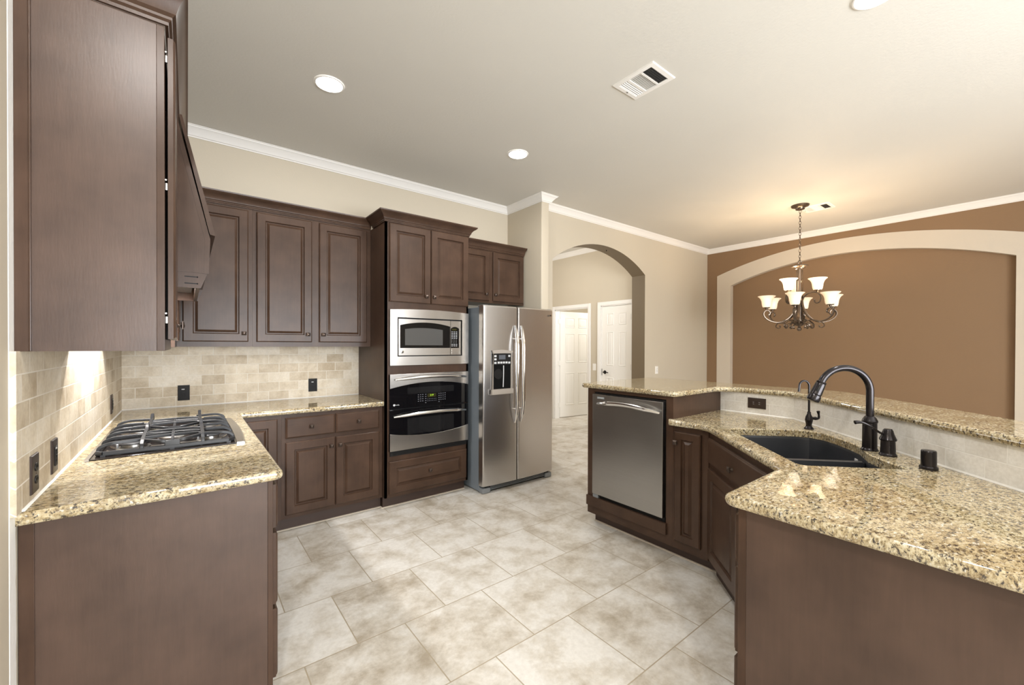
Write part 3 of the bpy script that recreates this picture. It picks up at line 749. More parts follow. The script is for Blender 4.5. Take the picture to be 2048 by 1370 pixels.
# 4. upper cabinets on the back wall
FU = Fr((0, 3.755, 0), (1, 0, 0), (0, -1, 0))
t = thing('wall_cabinet', 'single-door brown wall cabinet in the back corner beside the hood', 'cabinet', (0.17, 3.9, 1.375))
part('carcass', fbox(B(), FU, -0.058, 0.3945, -0.33, 0.0, 1.375, 2.432), M_WOOD, t)
door_part(FU, -0.027, 0.368, 1.413, 2.415, t, (0.339, 1.477))
t = thing('wall_cabinet', 'double-door brown wall cabinet between the corner cabinet and oven tower', 'cabinet', (0.85, 3.9, 1.375))
part('carcass', fbox(B(), FU, 0.395, 1.3085, -0.33, 0.0, 1.375, 2.432), M_WOOD, t)
door_part(FU, 0.422, 0.817, 1.413, 2.415, t, (0.785, 1.477)); door_part(FU, 0.873, 1.272, 1.413, 2.415, t, (0.905, 1.477))
bm = cab_crown([(0.004, 3.755), (1.3085, 3.755)], 2.432)
solo('cabinet_crown_moulding', bm, M_WOOD, 'brown crown moulding on top of the back wall cabinets', 'moulding', (0.6, 3.72, 2.432))

# 5. left upper cabinets (end panel faces the camera) and corner one behind the hood
FLU = Fr((-0.057, 0, 0), (0, 1, 0), (1, 0, 0))
t = thing('wall_cabinet', 'tall brown wall cabinet nearest the camera with its plain side panel', 'cabinet', (-0.2, 2.1, 1.372))
part('carcass', box(B(), XL + 0.014, -0.077, 1.802, 2.398, 1.374, 2.440), M_WOOD, t)
part('end_panel', box(B(), -0.3835, -0.0790, 1.785, 1.803, 1.372, 2.440), M_PANEL, t)
bm = B(); box(bm, -0.0788, -0.058, 1.7845, 1.84, 1.372, 2.440, 0.0015); box(bm, -0.077, -0.058, 1.84, 2.398, 1.372, 1.41); box(bm, -0.077, -0.058, 1.84, 2.398, 2.41, 2.440); box(bm, -0.077, -0.058, 2.36, 2.398, 1.41, 2.41)
bm2 = B(); 
part('face_frame', bm, M_WOOD, t)
bm = B(); box(bm, -0.3835, -0.352, 1.780, 1.786, 1.372, 2.440, 0.001); box(bm, -0.356, -0.3505, 1.777, 1.786, 1.372, 2.440, 0.002); part('scribe_moulding', bm, M_WOOD, t)
fd = Fr((-0.0505, 1.799, 0), (-0.006, 1, 0), (1, 0.006, 0))
d = part('door', raised_door(fd, 0.0, 0.575, 1.411, 2.414, 0.020), M_WOOD, t); knob(fd, 0.545, 1.475, 0.020, d)
for z in (1.475, 1.92, 2.345):
    bm = B(); box(bm, -0.058, -0.0505, 1.803, 1.812, z - 0.012, z + 0.012, 0.002); lathe(bm, [(0, 0), (0.003, 0), (0.003, 0.006), (0, 0.006)], (-0.056, 1.8025, z + 0.022), 8, 'Y'); part('hinge', bm, M_NICKEL, t)
LCR = [(0.0, 0.0), (0.009, 0.0), (0.010, 0.010), (0.018, 0.016), (0.019, 0.024), (0.029, 0.032), (0.031, 0.040), (0.038, 0.062), (0.048, 0.080), (0.055, 0.088), (0.060, 0.092), (0.060, 0.104), (0.0, 0.104)]
solo('cabinet_crown_moulding', sweep(B(), [(-0.3835, 1.785), (-0.057, 1.785), (-0.057, 3.745)], [(o, 2.4405 + h) for o, h in LCR]), M_WOOD, 'brown crown moulding over the left wall cabinets, turning at the side panel', 'moulding', (-0.06, 2.7, 2.44))
t = thing('wall_cabinet', 'brown wall cabinet behind the hood with only its knob showing', 'cabinet', (-0.2, 3.5, 1.375))
part('carcass', box(B(), XL + 0.014, -0.059, 3.212, 4.075, 1.375, 2.432), M_WOOD, t)
d = door_part(Fr((-0.059, 0, 0), (0, 1, 0), (1, 0, 0)), 3.225, 3.715, 1.413, 2.415, t, (3.255, 1.52))

# 6. wooden range hood
t = thing('range_hood', 'brown wooden hood with sloping front over the gas cooktop', 'range hood', (-0.2, 2.8, 1.65))
hp = [(XL + 0.014, 1.726), (0.073, 1.726), (0.079, 1.885), (-0.040, 2.410), (XL + 0.014, 2.410)]
part('body', prism(B(), hp, lambda u, v, d: Vector((u, d, v)), 2.421, 3.190), M_WOOD, t)
ft = [(0.062, 1.724), (0.080, 1.724), (0.086, 1.888), (-0.034, 2.414), (-0.052, 2.414), (0.066, 1.884)]
bm = prism(B(), ft, lambda u, v, d: Vector((u, d, v)), 2.4195, 2.424); part('side_stile', bm, M_WOOD, t)
fp = [(0.084, 1.910), (0.104, 1.905), (0.101, 1.925), (-0.018, 2.436), (-0.030, 2.436), (0.079, 1.93)]
bm = prism(B(), fp, lambda u, v, d: Vector((u, d, v)), 2.412, 3.199); part('front_panel', bm, M_WOOD, t)
bm = B(); box(bm, XL + 0.016, 0.046, 2.424, 2.440, 1.655, 1.727); box(bm, XL + 0.016, 0.046, 3.170, 3.187, 1.655, 1.727)
box(bm, 0.030, 0.046, 2.44, 3.17, 1.655, 1.727)
part('bottom_rail', bm, M_WOOD, t)
bm = B()
q = [(0.046, 1.656), (0.050, 1.656), (0.076, 1.726), (0.046, 1.726)]
for y in (2.4245, 3.166): part('corbel', prism(B(), q, lambda u, v, d: Vector((u, d, v)), y, y + 0.02), M_WOOD, t)
for z in (1.675, 1.706):
    bm = B(); box(bm, -0.010, 0.036, 2.4225, 2.4245, z - 0.0022, z + 0.0022); lathe(bm, [(0, 0), (0.0035, 0), (0, -0.003)], (0.037, 2.424, z), 8, 'Y'); part('adjuster_slot', bm, M_BLACKP, t)
part('lamp_panel', box(B(), -0.34, 0.02, 2.46, 3.15, 1.700, 1.712), M_STEELD, t)
for y in (2.62, 2.98):
    bm = lathe(B(), [(0, 1.6985), (0.03, 1.6985), (0.034, 1.7005)], (-0.22, y, 0), 20, cap=False); part('lamp_lens', bm, M_BULB, t)
    light('hood_downlight', 'AREA', (-0.24, y, 1.693), 13, (1.0, 0.97, 0.94), 0.07)

# 7. oven tower
FT = Fr((0, 3.40, 0), (1, 0, 0), (0, -1, 0))
t = thing('oven_tower_cabinet', 'tall brown cabinet tower holding the microwave and wall oven', 'cabinet', (1.72, 3.74, 0))
bm = B()
for a0, a1 in ((1.3095, 1.328), (2.107, 2.1255)): fbox(bm, FT, a0, a1, -0.68, 0.0, 0.096, 2.4315)
fbox(bm, FT, 1.328, 2.107, -0.68, -0.66, 0.096, 2.4315)
part('side_panels', bm, M_WOOD, t)
bm = B()
for a0, a1, z0, z1 in ((1.3095, 1.350, 0.094, 2.4315), (2.085, 2.1255, 0.094, 2.4315), (1.350, 2.085, 0.094, 0.455), (1.350, 2.085, 1.135, 1.228), (1.350, 2.085, 1.685, 2.4315)): fbox(bm, FT, a0, a1, -0.019, 0.0, z0, z1)
part('face_frame', bm, M_WOOD, t)
part('toe_kick', fbox(B(), FT, 1.312, 2.120, -0.6, -0.056, 0.0, 0.094), M_TOE, t)
door_part(FT, 1.341, 1.7225, 1.760, 2.424, t, (1.675, 1.822)); door_part(FT, 1.7285, 2.119, 1.760, 2.424, t, (1.753, 1.822))
drawer_part(FT, 1.341, 2.104, 0.126, 0.400, t, (1.716, 0.271), raised=True, w=0.06)
part('crown_moulding', cab_crown([(1.3095, 3.685), (1.3095, 3.40), (2.1255, 3.40), (2.1255, 3.685)], 2.4315), M_WOOD, t)

# 8. cabinet over the refrigerator
t = thing('wall_cabinet', 'short two-door brown cabinet above the refrigerator', 'cabinet', (2.62, 3.9, 1.856))
part('carcass', fbox(B(), FU, 2.127, 3.112, -0.33, 0.0, 1.856, 2.432), M_WOOD, t)
door_part(FU, 2.200, 2.613, 1.878, 2.420, t, (2.568, 1.950)); door_part(FU, 2.664, 3.100, 1.878, 2.420, t, (2.690, 1.950))
part('crown_moulding', cab_crown([(2.130, 3.755), (3.114, 3.755)], 2.432), M_WOOD, t)

# ---------------------------------------------------------------- appliances in the tower
def handle_bar(fr, a0, a1, z, n0, bow, rise, r, parent, name='handle', mat=None, zfn=None, nfn=None):
    pts = []; n = 22
    for i in range(n + 1):
        s = i / n; k = 1 - (2 * s - 1) ** 2
        pts.append(fr.p(a0 + (a1 - a0) * s, n0 + bow * (0.35 + 0.65 * k) , z + rise * k))
    bm = B(); rs = [r * (0.45 + 0.55 * min(1, 6 * min(i / n, 1 - i / n) + 0.15)) for i in range(n + 1)]
    tube(bm, pts, rs, 12)
    for s in (0.06, 0.94):
        k = 1 - (2 * s - 1) ** 2; a = a0 + (a1 - a0) * s
        tube(bm, [fr.p(a, n0 - 0.001, z + rise * k), fr.p(a, n0 + bow * (0.35 + 0.65 * k), z + rise * k)], r * 0.8, 10)
    return part(name, bm, mat or M_CHROME, parent)
# microwave with trim kit
FM = Fr((0, 3.399, 0), (1, 0, 0), (0, -1, 0))
t = thing('microwave', 'built-in stainless microwave with wide trim frame above the oven', 'microwave', (1.73, 3.5, 1.217))
bm = B()
def bowed_top(fr, a0, a1, z0, zc, n, zr):   # rectangle whose top edge bows up
    pts = [(a0, z0), (a1, z0)]
    for i in range(17): s = 1 - i / 16; pts.append((a0 + (a1 - a0) * s, zr + (zc - zr) * (1 - (2 * s - 1) ** 2)))
    return [fr.p(a, n, z) for a, z in pts]
def frame_ring(bm, fr, outer, inner, n0, n1):
    """flat frame between two outlines (same count), n1 thick"""
    k = len(outer)
    f = lambda pts, n: [bm.verts.new(fr.p(a, n, z)) for a, z in pts]
    of, inf, ob, ib = f(outer, n1), f(inner, n1), f(outer, n0), f(inner, n0)
    for i in range(k):
        j = (i + 1) % k
        bm.faces.new((of[i], of[j], inf[j], inf[i])); bm.faces.new((of[i], ob[i], ob[j], of[j])); bm.faces.new((inf[i], inf[j], ib[j], ib[i]))
def outline(a0, a1, z0, zr, zc, n=16):
    pts = [(a0, z0), (a1, z0)]
    for i in range(n + 1): s = 1 - i / n; pts.append((a0 + (a1 - a0) * s, zr + (zc - zr) * (1 - (2 * s - 1) ** 2)))
    return pts
frame_ring(bm, FM, outline(1.344, 2.118, 1.217, 1.692, 1.706), outline(1.409, 2.047, 1.293, 1.629, 1.629), 0.0, 0.022)
part('trim_frame', bm, M_STEEL, t)
part('recess', fbox(B(), FM, 1.400, 2.055, -0.3, -0.004, 1.285, 1.636), M_BLACKP, t)
bm = B(); frame_ring(bm, FM, outline(1.420, 1.922, 1.302, 1.617, 1.617), outline(1.434, 1.921, 1.366, 1.563, 1.592), 0.0, 0.017)
dr = part('door', bm, M_STEEL, t)
part('door_glass', fbox(B(), FM, 1.432, 1.923, 0.0, 0.012, 1.362, 1.596), M_BLACKG, dr)
bm = B(); vs = [bm.verts.new(FM.p(a, 0.0126, z)) for a, z in outline(1.480, 1.846, 1.390, 1.530, 1.543)]; bm.faces.new(vs); part('window', bm, M_SMOKE, dr)
bm = B(); frame_ring(bm, FM, outline(1.926, 2.034, 1.302, 1.617, 1.617), outline(1.927, 2.016, 1.366, 1.545, 1.562), 0.0, 0.017)
cp = part('control_panel', bm, M_STEEL, t)
part('panel_glass', fbox(B(), FM, 1.925, 2.018, 0.0, 0.012, 1.362, 1.566), M_BLACKG, cp)
part('display', fbox(B(), FM, 1.942, 1.992, 0.012, 0.0124, 1.528, 1.546), M_LCD, cp)
bm = B()
for i in range(10):
    z = 1.515 - i * 0.0145
    for k in range(3):
        a = 1.937 + k * 0.023
        if i in (5, 6, 7): fbox(bm, FM, a + 0.003, a + 0.006, 0.012, 0.0124, z - 0.003, z + 0.003)
        else: fbox(bm, FM, a, a + 0.015, 0.012, 0.0124, z - 0.0025, z + 0.0025)
part('buttons', bm, M_LTGREY, cp)
part('door_button', fbox(B(), FM, 1.936, 2.008, 0.0165, 0.019, 1.310, 1.352, 0.001), M_STEEL, cp)
bm = B(); lathe(bm, [(0.0, 0), (0.0135, 0), (0.0135, 0.002), (0.011, 0.003), (0.0, 0.003)], (0, 0, 0), 24, fn=lambda q: FM.p(1.453 + q.x, 0.017 + q.z, 1.333 + q.y)); bd = part('badge', bm, M_CHROME, dr)
bm = B(); tube(bm, [FM.p(1.453 + 0.0075 * math.cos(x / 16 * 2 * PI), 0.0205, 1.333 + 0.0075 * math.sin(x / 16 * 2 * PI)) for x in range(17)], 0.0012, 6)
tube(bm, [FM.p(1.4495, 0.0205, 1.3355), FM.p(1.4485, 0.0205, 1.3325), FM.p(1.451, 0.0205, 1.3305), FM.p(1.452, 0.0205, 1.3325)], 0.0009, 6)
tube(bm, [FM.p(1.4575, 0.0205, 1.3355), FM.p(1.4545, 0.0205, 1.3350), FM.p(1.4545, 0.0205, 1.3310), FM.p(1.4575, 0.0205, 1.3305)], 0.0009, 6)
bd2 = part('monogram', bm, M_BLACKP, dr)

# wall oven
t = thing('wall_oven', 'stainless and black glass wall oven with two curved handles', 'oven', (1.73, 3.5, 0.443))
part('body', fbox(B(), FM, 1.352, 2.083, -0.5, -0.003, 0.458, 1.133), M_BLACKP, t)
X0, X1 = 1.342, 2.114
def arcband(a0, a1, zf0, zf1, n0, n1, seg=24):
    bm = B(); rings = []
    for i in range(seg + 1):
        s = i / seg; a = a0 + (a1 - a0) * s; k = 1 - (2 * s - 1) ** 2
        rings.append([FM.p(a, n0, zf0(k)), FM.p(a, n1 - 0.003, zf0(k)), FM.p(a, n1, zf0(k) + 0.003), FM.p(a, n1, zf1(k) - 0.003), FM.p(a, n1 - 0.003, zf1(k)), FM.p(a, n0, zf1(k))])
    ringset(bm, rings); return bm
ud = part('upper_door', arcband(X0, X1, lambda k: 0.847, lambda k: 1.140, 0.0, 0.020), M_BLACKG, t)
part('steel_band', arcband(X0, X1, lambda k: 1.019 + 0.043 * k, lambda k: 1.143, 0.002, 0.026), M_STEEL, ud)
ld = part('lower_door', arcband(X0, X1, lambda k: 0.487, lambda k: 0.840, 0.0, 0.020), M_BLACKG, t)
part('steel_band', arcband(X0, X1, lambda k: 0.487, lambda k: 0.638 - 0.040 * k, 0.002, 0.026), M_STEEL, ld)
handle_bar(FM, 1.385, 2.080, 1.096, 0.024, 0.048, 0.018, 0.0145, ud)
handle_bar(FM, 1.372, 2.082, 0.780, 0.018, 0.048, 0.020, 0.0145, ld)
part('bottom_vent', fbox(B(), FM, 1.350, 2.108, 0.0, 0.010, 0.445, 0.484), M_BLACKP, t)
bm = B()
for z in (0.455, 0.466): fbox(bm, FM, 1.37, 2.09, 0.009, 0.014, z, z + 0.004)
part('vent_louver', bm, M_BLACKP, t)
for nm, p, a0, a1, z0, z1 in (('upper_window', ud, 1.50, 1.96, 0.965, 1.022), ('lower_window', ld, 1.50, 1.96, 0.615, 0.755)):
    part('window', fbox(B(), FM, a0, a1, 0.0199, 0.0203, z0, z1), plain('oven_window_tint_' + nm, (0.012, 0.012, 0.013), 0.06), p)
part('display', fbox(B(), FM, 1.690, 1.775, 0.0199, 0.0204, 0.925, 0.958), M_LCD, ud)
text('clock_digits', '2:19', FM, 1.732, 0.0208, 0.943, 0.020, M_GREEN, ud)
bm = B()
for a0, cols, rows in ((1.597, 3, 4), (1.800, 1, 5), (1.820, 3, 4), (1.668, 1, 5)):
    for i in range(cols):
        for j in range(rows): fbox(bm, FM, a0 + i * 0.021, a0 + i * 0.021 + 0.010, 0.0199, 0.0203, 0.950 - j * 0.0185, 0.955 - j * 0.0185)
for i in range(6):
    for j in range(2): fbox(bm, FM, 1.690 + i * 0.016, 1.696 + i * 0.016, 0.0199, 0.0203, 0.908 - j * 0.017, 0.912 - j * 0.017)
part('touch_keys', bm, plain('dim_grey_print', (0.16, 0.17, 0.20), 0.5), ud)
bm = lathe(B(), [(0.0, 0), (0.009, 0), (0.009, 0.001), (0, 0.001)], (0, 0, 0), 16, fn=lambda q: FM.p(1.380 + q.x, 0.0199 + q.z, 0.880 + q.y)); part('badge', bm, M_LTGREY, ud)
text('lettering', 'Profile', FM, 1.408, 0.0203, 0.879, 0.014, M_LTGREY, ud)

# ---------------------------------------------------------------- refrigerator
t = thing('refrigerator', 'stainless side-by-side refrigerator with an ice dispenser in its left door', 'refrigerator', (2.6, 3.6, 0))
part('cabinet_body', box(B(), 2.163, 3.045, 3.262, 4.03, 0.012, 1.752, 0.006), M_FSIDE, t)
def fridge_door(x0, x1, name):
    bm = B(); rings = []; n = 10
    prof = []
    for i in range(n + 1):
        s = i / n; x = x0 + (x1 - x0) * s
        gx = (x - 2.155) / (3.040 - 2.155); bow = 0.016 * (1 - (2 * gx - 1) ** 2)
        prof.append((x, 3.181 - bow))
    r = 0.016
    pl = [(x0, 3.252), (x0, prof[0][1] + r)] + [(x0 + r * (1 - math.cos(a)), prof[0][1] + r - r * math.sin(a)) for a in (0.5, 1.0, 1.4)] + [p for p in prof[1:-1]] + \
         [(x1 - r * (1 - math.cos(a)), prof[-1][1] + r - r * math.sin(a)) for a in (1.4, 1.0, 0.5)] + [(x1, prof[-1][1] + r), (x1, 3.252)]
    cx = (x0 + x1) / 2
    for z, ins in ((0.072, 0.004), (0.076, 0.0), (1.752, 0.0), (1.762, 0.003), (1.768, 0.010)):
        rings.append([Vector((x + (cx - x) * ins * 2, y + ins, z)) for x, y in pl])
    ringset(bm, rings); return part(name, bm, M_STEELV, t)
dl = fridge_door(2.155, 2.549, 'freezer_door'); drr = fridge_door(2.557, 3.040, 'refrigerator_door')
part('door_gasket', box(B(), 2.170, 3.030, 3.252, 3.263, 0.078, 1.748), M_BLACKP, t)
part('hinge_cover', box(B(), 2.172, 2.225, 3.20, 3.30, 1.752, 1.772, 0.004), M_FGREY, t)
part('hinge_cover', box(B(), 2.975, 3.028, 3.20, 3.30, 1.752, 1.772, 0.004), M_FGREY, t)
def fr_handle(x, par):
    pts = []; n = 26; rs = []
    for i in range(n + 1):
        s = i / n; k = 1 - (2 * s - 1) ** 2
        pts.append(Vector((x, 3.158 - 0.042 * min(1, k * 1.6) ** 0.8, 0.640 + 0.945 * s))); rs.append(0.008 + 0.0085 * min(1, k * 3))
    bm = B(); tube(bm, pts, rs, 12)
    for z in (0.775, 1.455): tube(bm, [(x, 3.166, z), (x, 3.126, z)], 0.009, 10)
    for z0, z1 in ((0.700, 0.775), (1.455, 1.530)): pass
    return part('handle', bm, M_CHROME, par)
fr_handle(2.515, dl); fr_handle(2.591, drr)
FD = Fr((0, 3.166, 0), (1, 0, 0), (0, -1, 0))
bm = B(); frame_ring(bm, FD, [(2.224, 0.926), (2.484, 0.926), (2.478, 0.975), (2.470, 1.31), (2.484, 1.338), (2.36, 1.350), (2.240, 1.343), (2.252, 1.31), (2.245, 0.975)],
                     [(2.252, 0.978), (2.460, 0.978), (2.461, 1.00), (2.461, 1.30), (2.461, 1.314), (2.36, 1.316), (2.252, 1.314), (2.252, 1.30), (2.251, 1.0)], -0.004, 0.014)
dp = part('dispenser', bm, M_DISP, dl)
part('control_panel', fbox(B(), FD, 2.250, 2.462, -0.003, 0.010, 1.206, 1.316, 0.002), M_BLACKP, dp)
part('display', fbox(B(), FD, 2.318, 2.394, 0.0098, 0.0106, 1.258, 1.300), plain('grey_lcd', (0.10, 0.11, 0.13), 0.25), dp)
bm = B()
for i, z in enumerate((1.290, 1.260, 1.226)):
    fbox(bm, FD, 2.262, 2.288, 0.0098, 0.0112, z - 0.009, z + 0.009)
    if i != 1: fbox(bm, FD, 2.428, 2.452, 0.0098, 0.0112, z - 0.009, z + 0.009)
for k in range(4): fbox(bm, FD, 2.302 + k * 0.031, 2.326 + k * 0.031, 0.0098, 0.0112, 1.219, 1.237)
part('buttons', bm, M_LTGREY, dp)
part('niche', fbox(B(), FD, 2.251, 2.461, -0.002, 0.003, 0.978, 1.206), M_DARKGAP, dp)
bm = B(); lathe(bm, [(0.0, 0), (0.045, 0), (0.052, 0.006), (0.05, 0.012), (0, 0.012)], (0, 0, 0), 20, fn=lambda q: FD.p(2.308 + q.x, 0.002 + q.z, 1.120 + q.y * 0.95)); part('ice_chute', bm, M_BLACKP, dp)
part('water_tube', tube(B(), [FD.p(2.372, 0.010, 1.200), FD.p(2.370, 0.012, 1.10), FD.p(2.366, 0.012, 0.995)], 0.0045, 8), M_LTGREY, dp)
part('drip_tray', fbox(B(), FD, 2.226, 2.482, 0.0, 0.030, 0.928, 0.976, 0.006), M_DISP, dp)
bm = B(); fbox(bm, FD, 2.978, 2.992, 0.003, 0.006, 1.696, 1.710); bb = part('badge', bm, M_BLACKP, drr)
bm = B(); fbox(bm, FD, 2.993, 3.006, 0.003, 0.006, 1.696, 1.710); part('badge', bm, M_CHROME, drr)
bm = B(); box(bm, 2.20, 3.01, 3.215, 3.262, 0.014, 0.070)
gr = part('base_grille', bm, M_BLACKP, t)
bm = B()
for z in (0.022, 0.032, 0.042, 0.052): box(bm, 2.26, 2.95, 3.210, 3.216, z, z + 0.004)
part('grille_bars', bm, M_FGREY, t)
for x0, x1 in ((2.163, 2.255), (2.955, 3.045)): part('foot_cover', box(B(), x0, x1, 3.196, 3.268, 0.0, 0.052, 0.012), M_FGREY, t)

# ---------------------------------------------------------------- gas cooktop
t = thing('gas_cooktop', 'black gas cooktop with cast iron grates and steel end trims in the granite', 'cooktop', (-0.05, 2.8, 0.914))
KZ = 0.9142
part('glass_surface', box(B(), -0.322, 0.205, 2.392, 3.205, KZ, KZ + 0.005, 0.002), plain('dark_cooktop_glass', (0.020, 0.015, 0.013), 0.06), t)
def trim_strip(inner, outer):
    bm = B(); k = len(inner); z0, z1 = KZ, KZ + 0.009
    ringset(bm, [[Vector((a[0], a[1], z0)), Vector((b_[0], b_[1], z0)), Vector((b_[0], b_[1], z1 - 0.004)), Vector((b_[0] * .85 + a[0] * .15, b_[1], z1)), Vector((a[0], a[1], z1))] for a, b_ in zip(inner, outer)])
    return part('end_trim', bm, M_STEEL, t)
n = 16
yy = [2.386 + (3.208 - 2.386) * i / n for i in range(n + 1)]
trim_strip([(0.188 + 0.006 * (1 - (2 * i / n - 1) ** 2), y) for i, y in enumerate(yy)], [(0.220 + 0.016 * (1 - (2 * i / n - 1) ** 2), y) for i, y in enumerate(yy)])
trim_strip([(-0.316, y) for y in yy], [(-0.331, y) for y in yy])
# burners
for bx, by, r in ((-0.195, 2.575, 0.042), (0.090, 2.575, 0.036), (-0.055, 2.80, 0.05), (-0.195, 3.03, 0.036), (0.090, 3.03, 0.042)):
    bb = part('burner', lathe(B(), [(0, KZ + 0.004), (r + 0.022, KZ + 0.004), (r + 0.018, KZ + 0.009), (r + 0.002, KZ + 0.011), (r, KZ + 0.022), (r - 0.004, KZ + 0.024), (0, KZ + 0.024)], (bx, by, 0), 28), M_STEELD, t)
    part('burner_cap', lathe(B(), [(0, KZ + 0.0235), (r + 0.006, KZ + 0.0235), (r + 0.008, KZ + 0.027), (r + 0.003, KZ + 0.032), (0, KZ + 0.033)], (bx, by, 0), 28), M_IRON, bb)
    part('igniter', lathe(B(), [(0, KZ + 0.004), (0.004, KZ + 0.004), (0.004, KZ + 0.026), (0, KZ + 0.028)], (bx - r - 0.012, by - 0.01, 0), 8), M_LTGREY, bb)
GZ = KZ + 0.050
def bar(bm, pts, w=0.0115, h=0.013): tube(bm, pts, None, flat=(w, h), up=(0, 0, 1))
def grate(y0, y1, name_dir):
    bm = B(); ym = (y0 + y1) / 2
    gx0, gx1 = -0.300, 0.178
    fr_pts = [(gx0 + 0.02, y0), (gx1 - 0.02, y0), (gx1, y0 + 0.02), (gx1, y1 - 0.02), (gx1 - 0.02, y1), (gx0 + 0.02, y1), (gx0, y1 - 0.02), (gx0, y0 + 0.02), (gx0 + 0.02, y0)]
    bar(bm, [(x, y, KZ + 0.016) for x, y in fr_pts], 0.013, 0.018)
    # fingers curving up from the ends
    nf = 3
    for i in range(nf):
        y = y0 + (y1 - y0) * (i + 0.35) / (nf - 0.3)
        ln = 0.115 if i == 1 else 0.150
        bar(bm, smooth_path([(gx0, y, KZ + 0.018), (gx0 + 0.004, y, KZ + 0.034), (gx0 + 0.028, y, GZ - 0.004), (gx0 + 0.060, y, GZ), (gx0 + ln, y + (ym - y) * 0.12, GZ)], 4))
        bar(bm, smooth_path([(gx1, y, KZ + 0.018), (gx1 - 0.004, y, KZ + 0.034), (gx1 - 0.026, y, GZ - 0.004), (gx1 - 0.055, y, GZ), (gx1 - ln * 0.9, y + (ym - y) * 0.12, GZ)], 4))
    # arched bridge bars running front to back
    for x in (-0.158, 0.058):
        bar(bm, smooth_path([(x, y0, KZ + 0.014), (x, y0 + 0.002, KZ + 0.034), (x, y0 + 0.020, GZ - 0.006), (x, y0 + 0.06, GZ), (x, ym, GZ + 0.002), (x, y1 - 0.08, GZ + 0.006), (x, y1 - 0.035, GZ + 0.022), (x, y1 - 0.012, GZ + 0.018), (x, y1 - 0.004, GZ - 0.004), (x, y1, KZ + 0.014)], 4), 0.0145, 0.014)
    # cross bars between the bridges
    for y in (y0 + 0.10, y1 - 0.12): bar(bm, smooth_path([(-0.158, y, GZ - 0.002), (-0.10, y + 0.01, GZ), (0.0, y + 0.01, GZ), (0.058, y, GZ - 0.002)], 4))
    bar(bm, [(-0.158, y0 + 0.15, GZ), (0.058, y1 - 0.17, GZ)]); bar(bm, [(-0.158, y1 - 0.17, GZ), (0.058, y0 + 0.15, GZ)])
    # square lug at the frame middle with two curved brackets
    bm2 = B(); box(bm2, -0.082, -0.026, y0 - 0.006, y0 + 0.008, KZ + 0.008, GZ - 0.004, 0.004); merge(bm, bm2)
    bar(bm, smooth_path([(-0.080, y0, GZ - 0.008), (-0.105, y0 + 0.003, GZ - 0.004), (-0.158, y0 + 0.045, GZ)], 4)); bar(bm, smooth_path([(-0.028, y0, GZ - 0.008), (-0.002, y0 + 0.003, GZ - 0.004), (0.058, y0 + 0.045, GZ)], 4))
    bar(bm, [(-0.054, y0, GZ - 0.006), (-0.054, ym + 0.03, GZ)])
    for x, y in ((gx0 + 0.02, y0), (gx1 - 0.02, y0), (gx0 + 0.02, y1), (gx1 - 0.02, y1), (-0.054, y0), (-0.054, y1)): box(bm, x - 0.008, x + 0.008, y - 0.006, y + 0.006, KZ + 0.0045, KZ + 0.012)
    return part('grate', bm, M_IRON, t)
grate(2.432, 2.800, 1); grate(2.812, 3.180, -1)

# ---------------------------------------------------------------- peninsula
FP = Fr((2.50, 0, 0), (0, -1, 0), (-1, 0, 0))     # a = -y
def fy(y): return -y
t = thing('peninsula_cabinet', 'tall brown cabinet frame enclosing the dishwasher at the peninsula end', 'cabinet', (2.8, 1.85, 0))
bm = B()
box(bm, 2.50, 3.1565, 2.150, 2.210, 0.078, 1.0585); box(bm, 2.50, 3.1445, 1.479, 1.528, 0.078, 1.0585); box(bm, 2.50, 3.14, 1.528, 2.150, 1.035, 1.0585)
part('side_panels', bm, M_WOOD, t)
bm = B(); box(bm, 2.481, 2.502, 1.519, 2.2095, 0.142, 0.2175, 0.002); part('lower_rail', bm, M_WOODH, t)
bm = B(); box(bm, 2.5005, 2.52, 1.5285, 2.1495, 0.078, 0.145); part('bottom_board', bm, M_WOODH, t)
part('toe_kick', box(B(), 2.565, 3.14, 1.479, 2.185, 0.0, 0.079), M_TOE, t)
part('back_panel', box(B(), 3.12, 3.15, 1.53, 2.15, 0.08, 1.035), M_DARKGAP, t)
# dishwasher
FDW = Fr((2.497, 0, 0), (0, -1, 0), (-1, 0, 0))
t = thing('dishwasher', 'stainless dishwasher with a curved towel-bar handle under the raised bar', 'dishwasher', (2.8, 1.84, 0.2))
part('tub', box(B(), 2.512, 3.10, 1.532, 2.146, 0.205, 1.030), M_BLACKP, t)
bm = B(); fbox(bm, FDW, -2.146, -1.540, -0.012, 0.020, 0.247, 1.020, 0.004); dd = part('door', bm, M_STEELD, t)
part('kick_plate', fbox(B(), FDW, -2.140, -1.536, -0.02, -0.006, 0.190, 0.245), M_BLACKP, t)
part('side_foot', fbox(B(), FDW, -2.146, -2.095, -0.012, 0.010, 0.205, 0.246), M_FGREY, t)
pts = []; n = 26; rs = []
for i in range(n + 1):
    s = i / n; k = 1 - (2 * s - 1) ** 2
    pts.append(FDW.p(-2.083 + 0.530 * s, 0.022 + 0.042 * min(1, 0.35 + k), 0.950 + 0.026 * k - 0.004 * s)); rs.append(0.007 + 0.0105 * min(1, 4 * min(s, 1 - s) + 0.1))
bm = B(); tube(bm, pts, rs, 12)
for y in (-2.03, -1.605): tube(bm, [FDW.p(y, 0.018, 0.957), FDW.p(y, 0.056, 0.957)], 0.010, 10)
part('handle', bm, M_CHROME, dd)
part('badge', fbox(B(), FDW, -2.098, -2.030, 0.0195, 0.0206, 0.986, 1.002), M_FGREY, dd)
text('lettering', 'LANGELI', FDW, -2.064, 0.0208, 0.994, 0.016, M_LTGREY, dd)
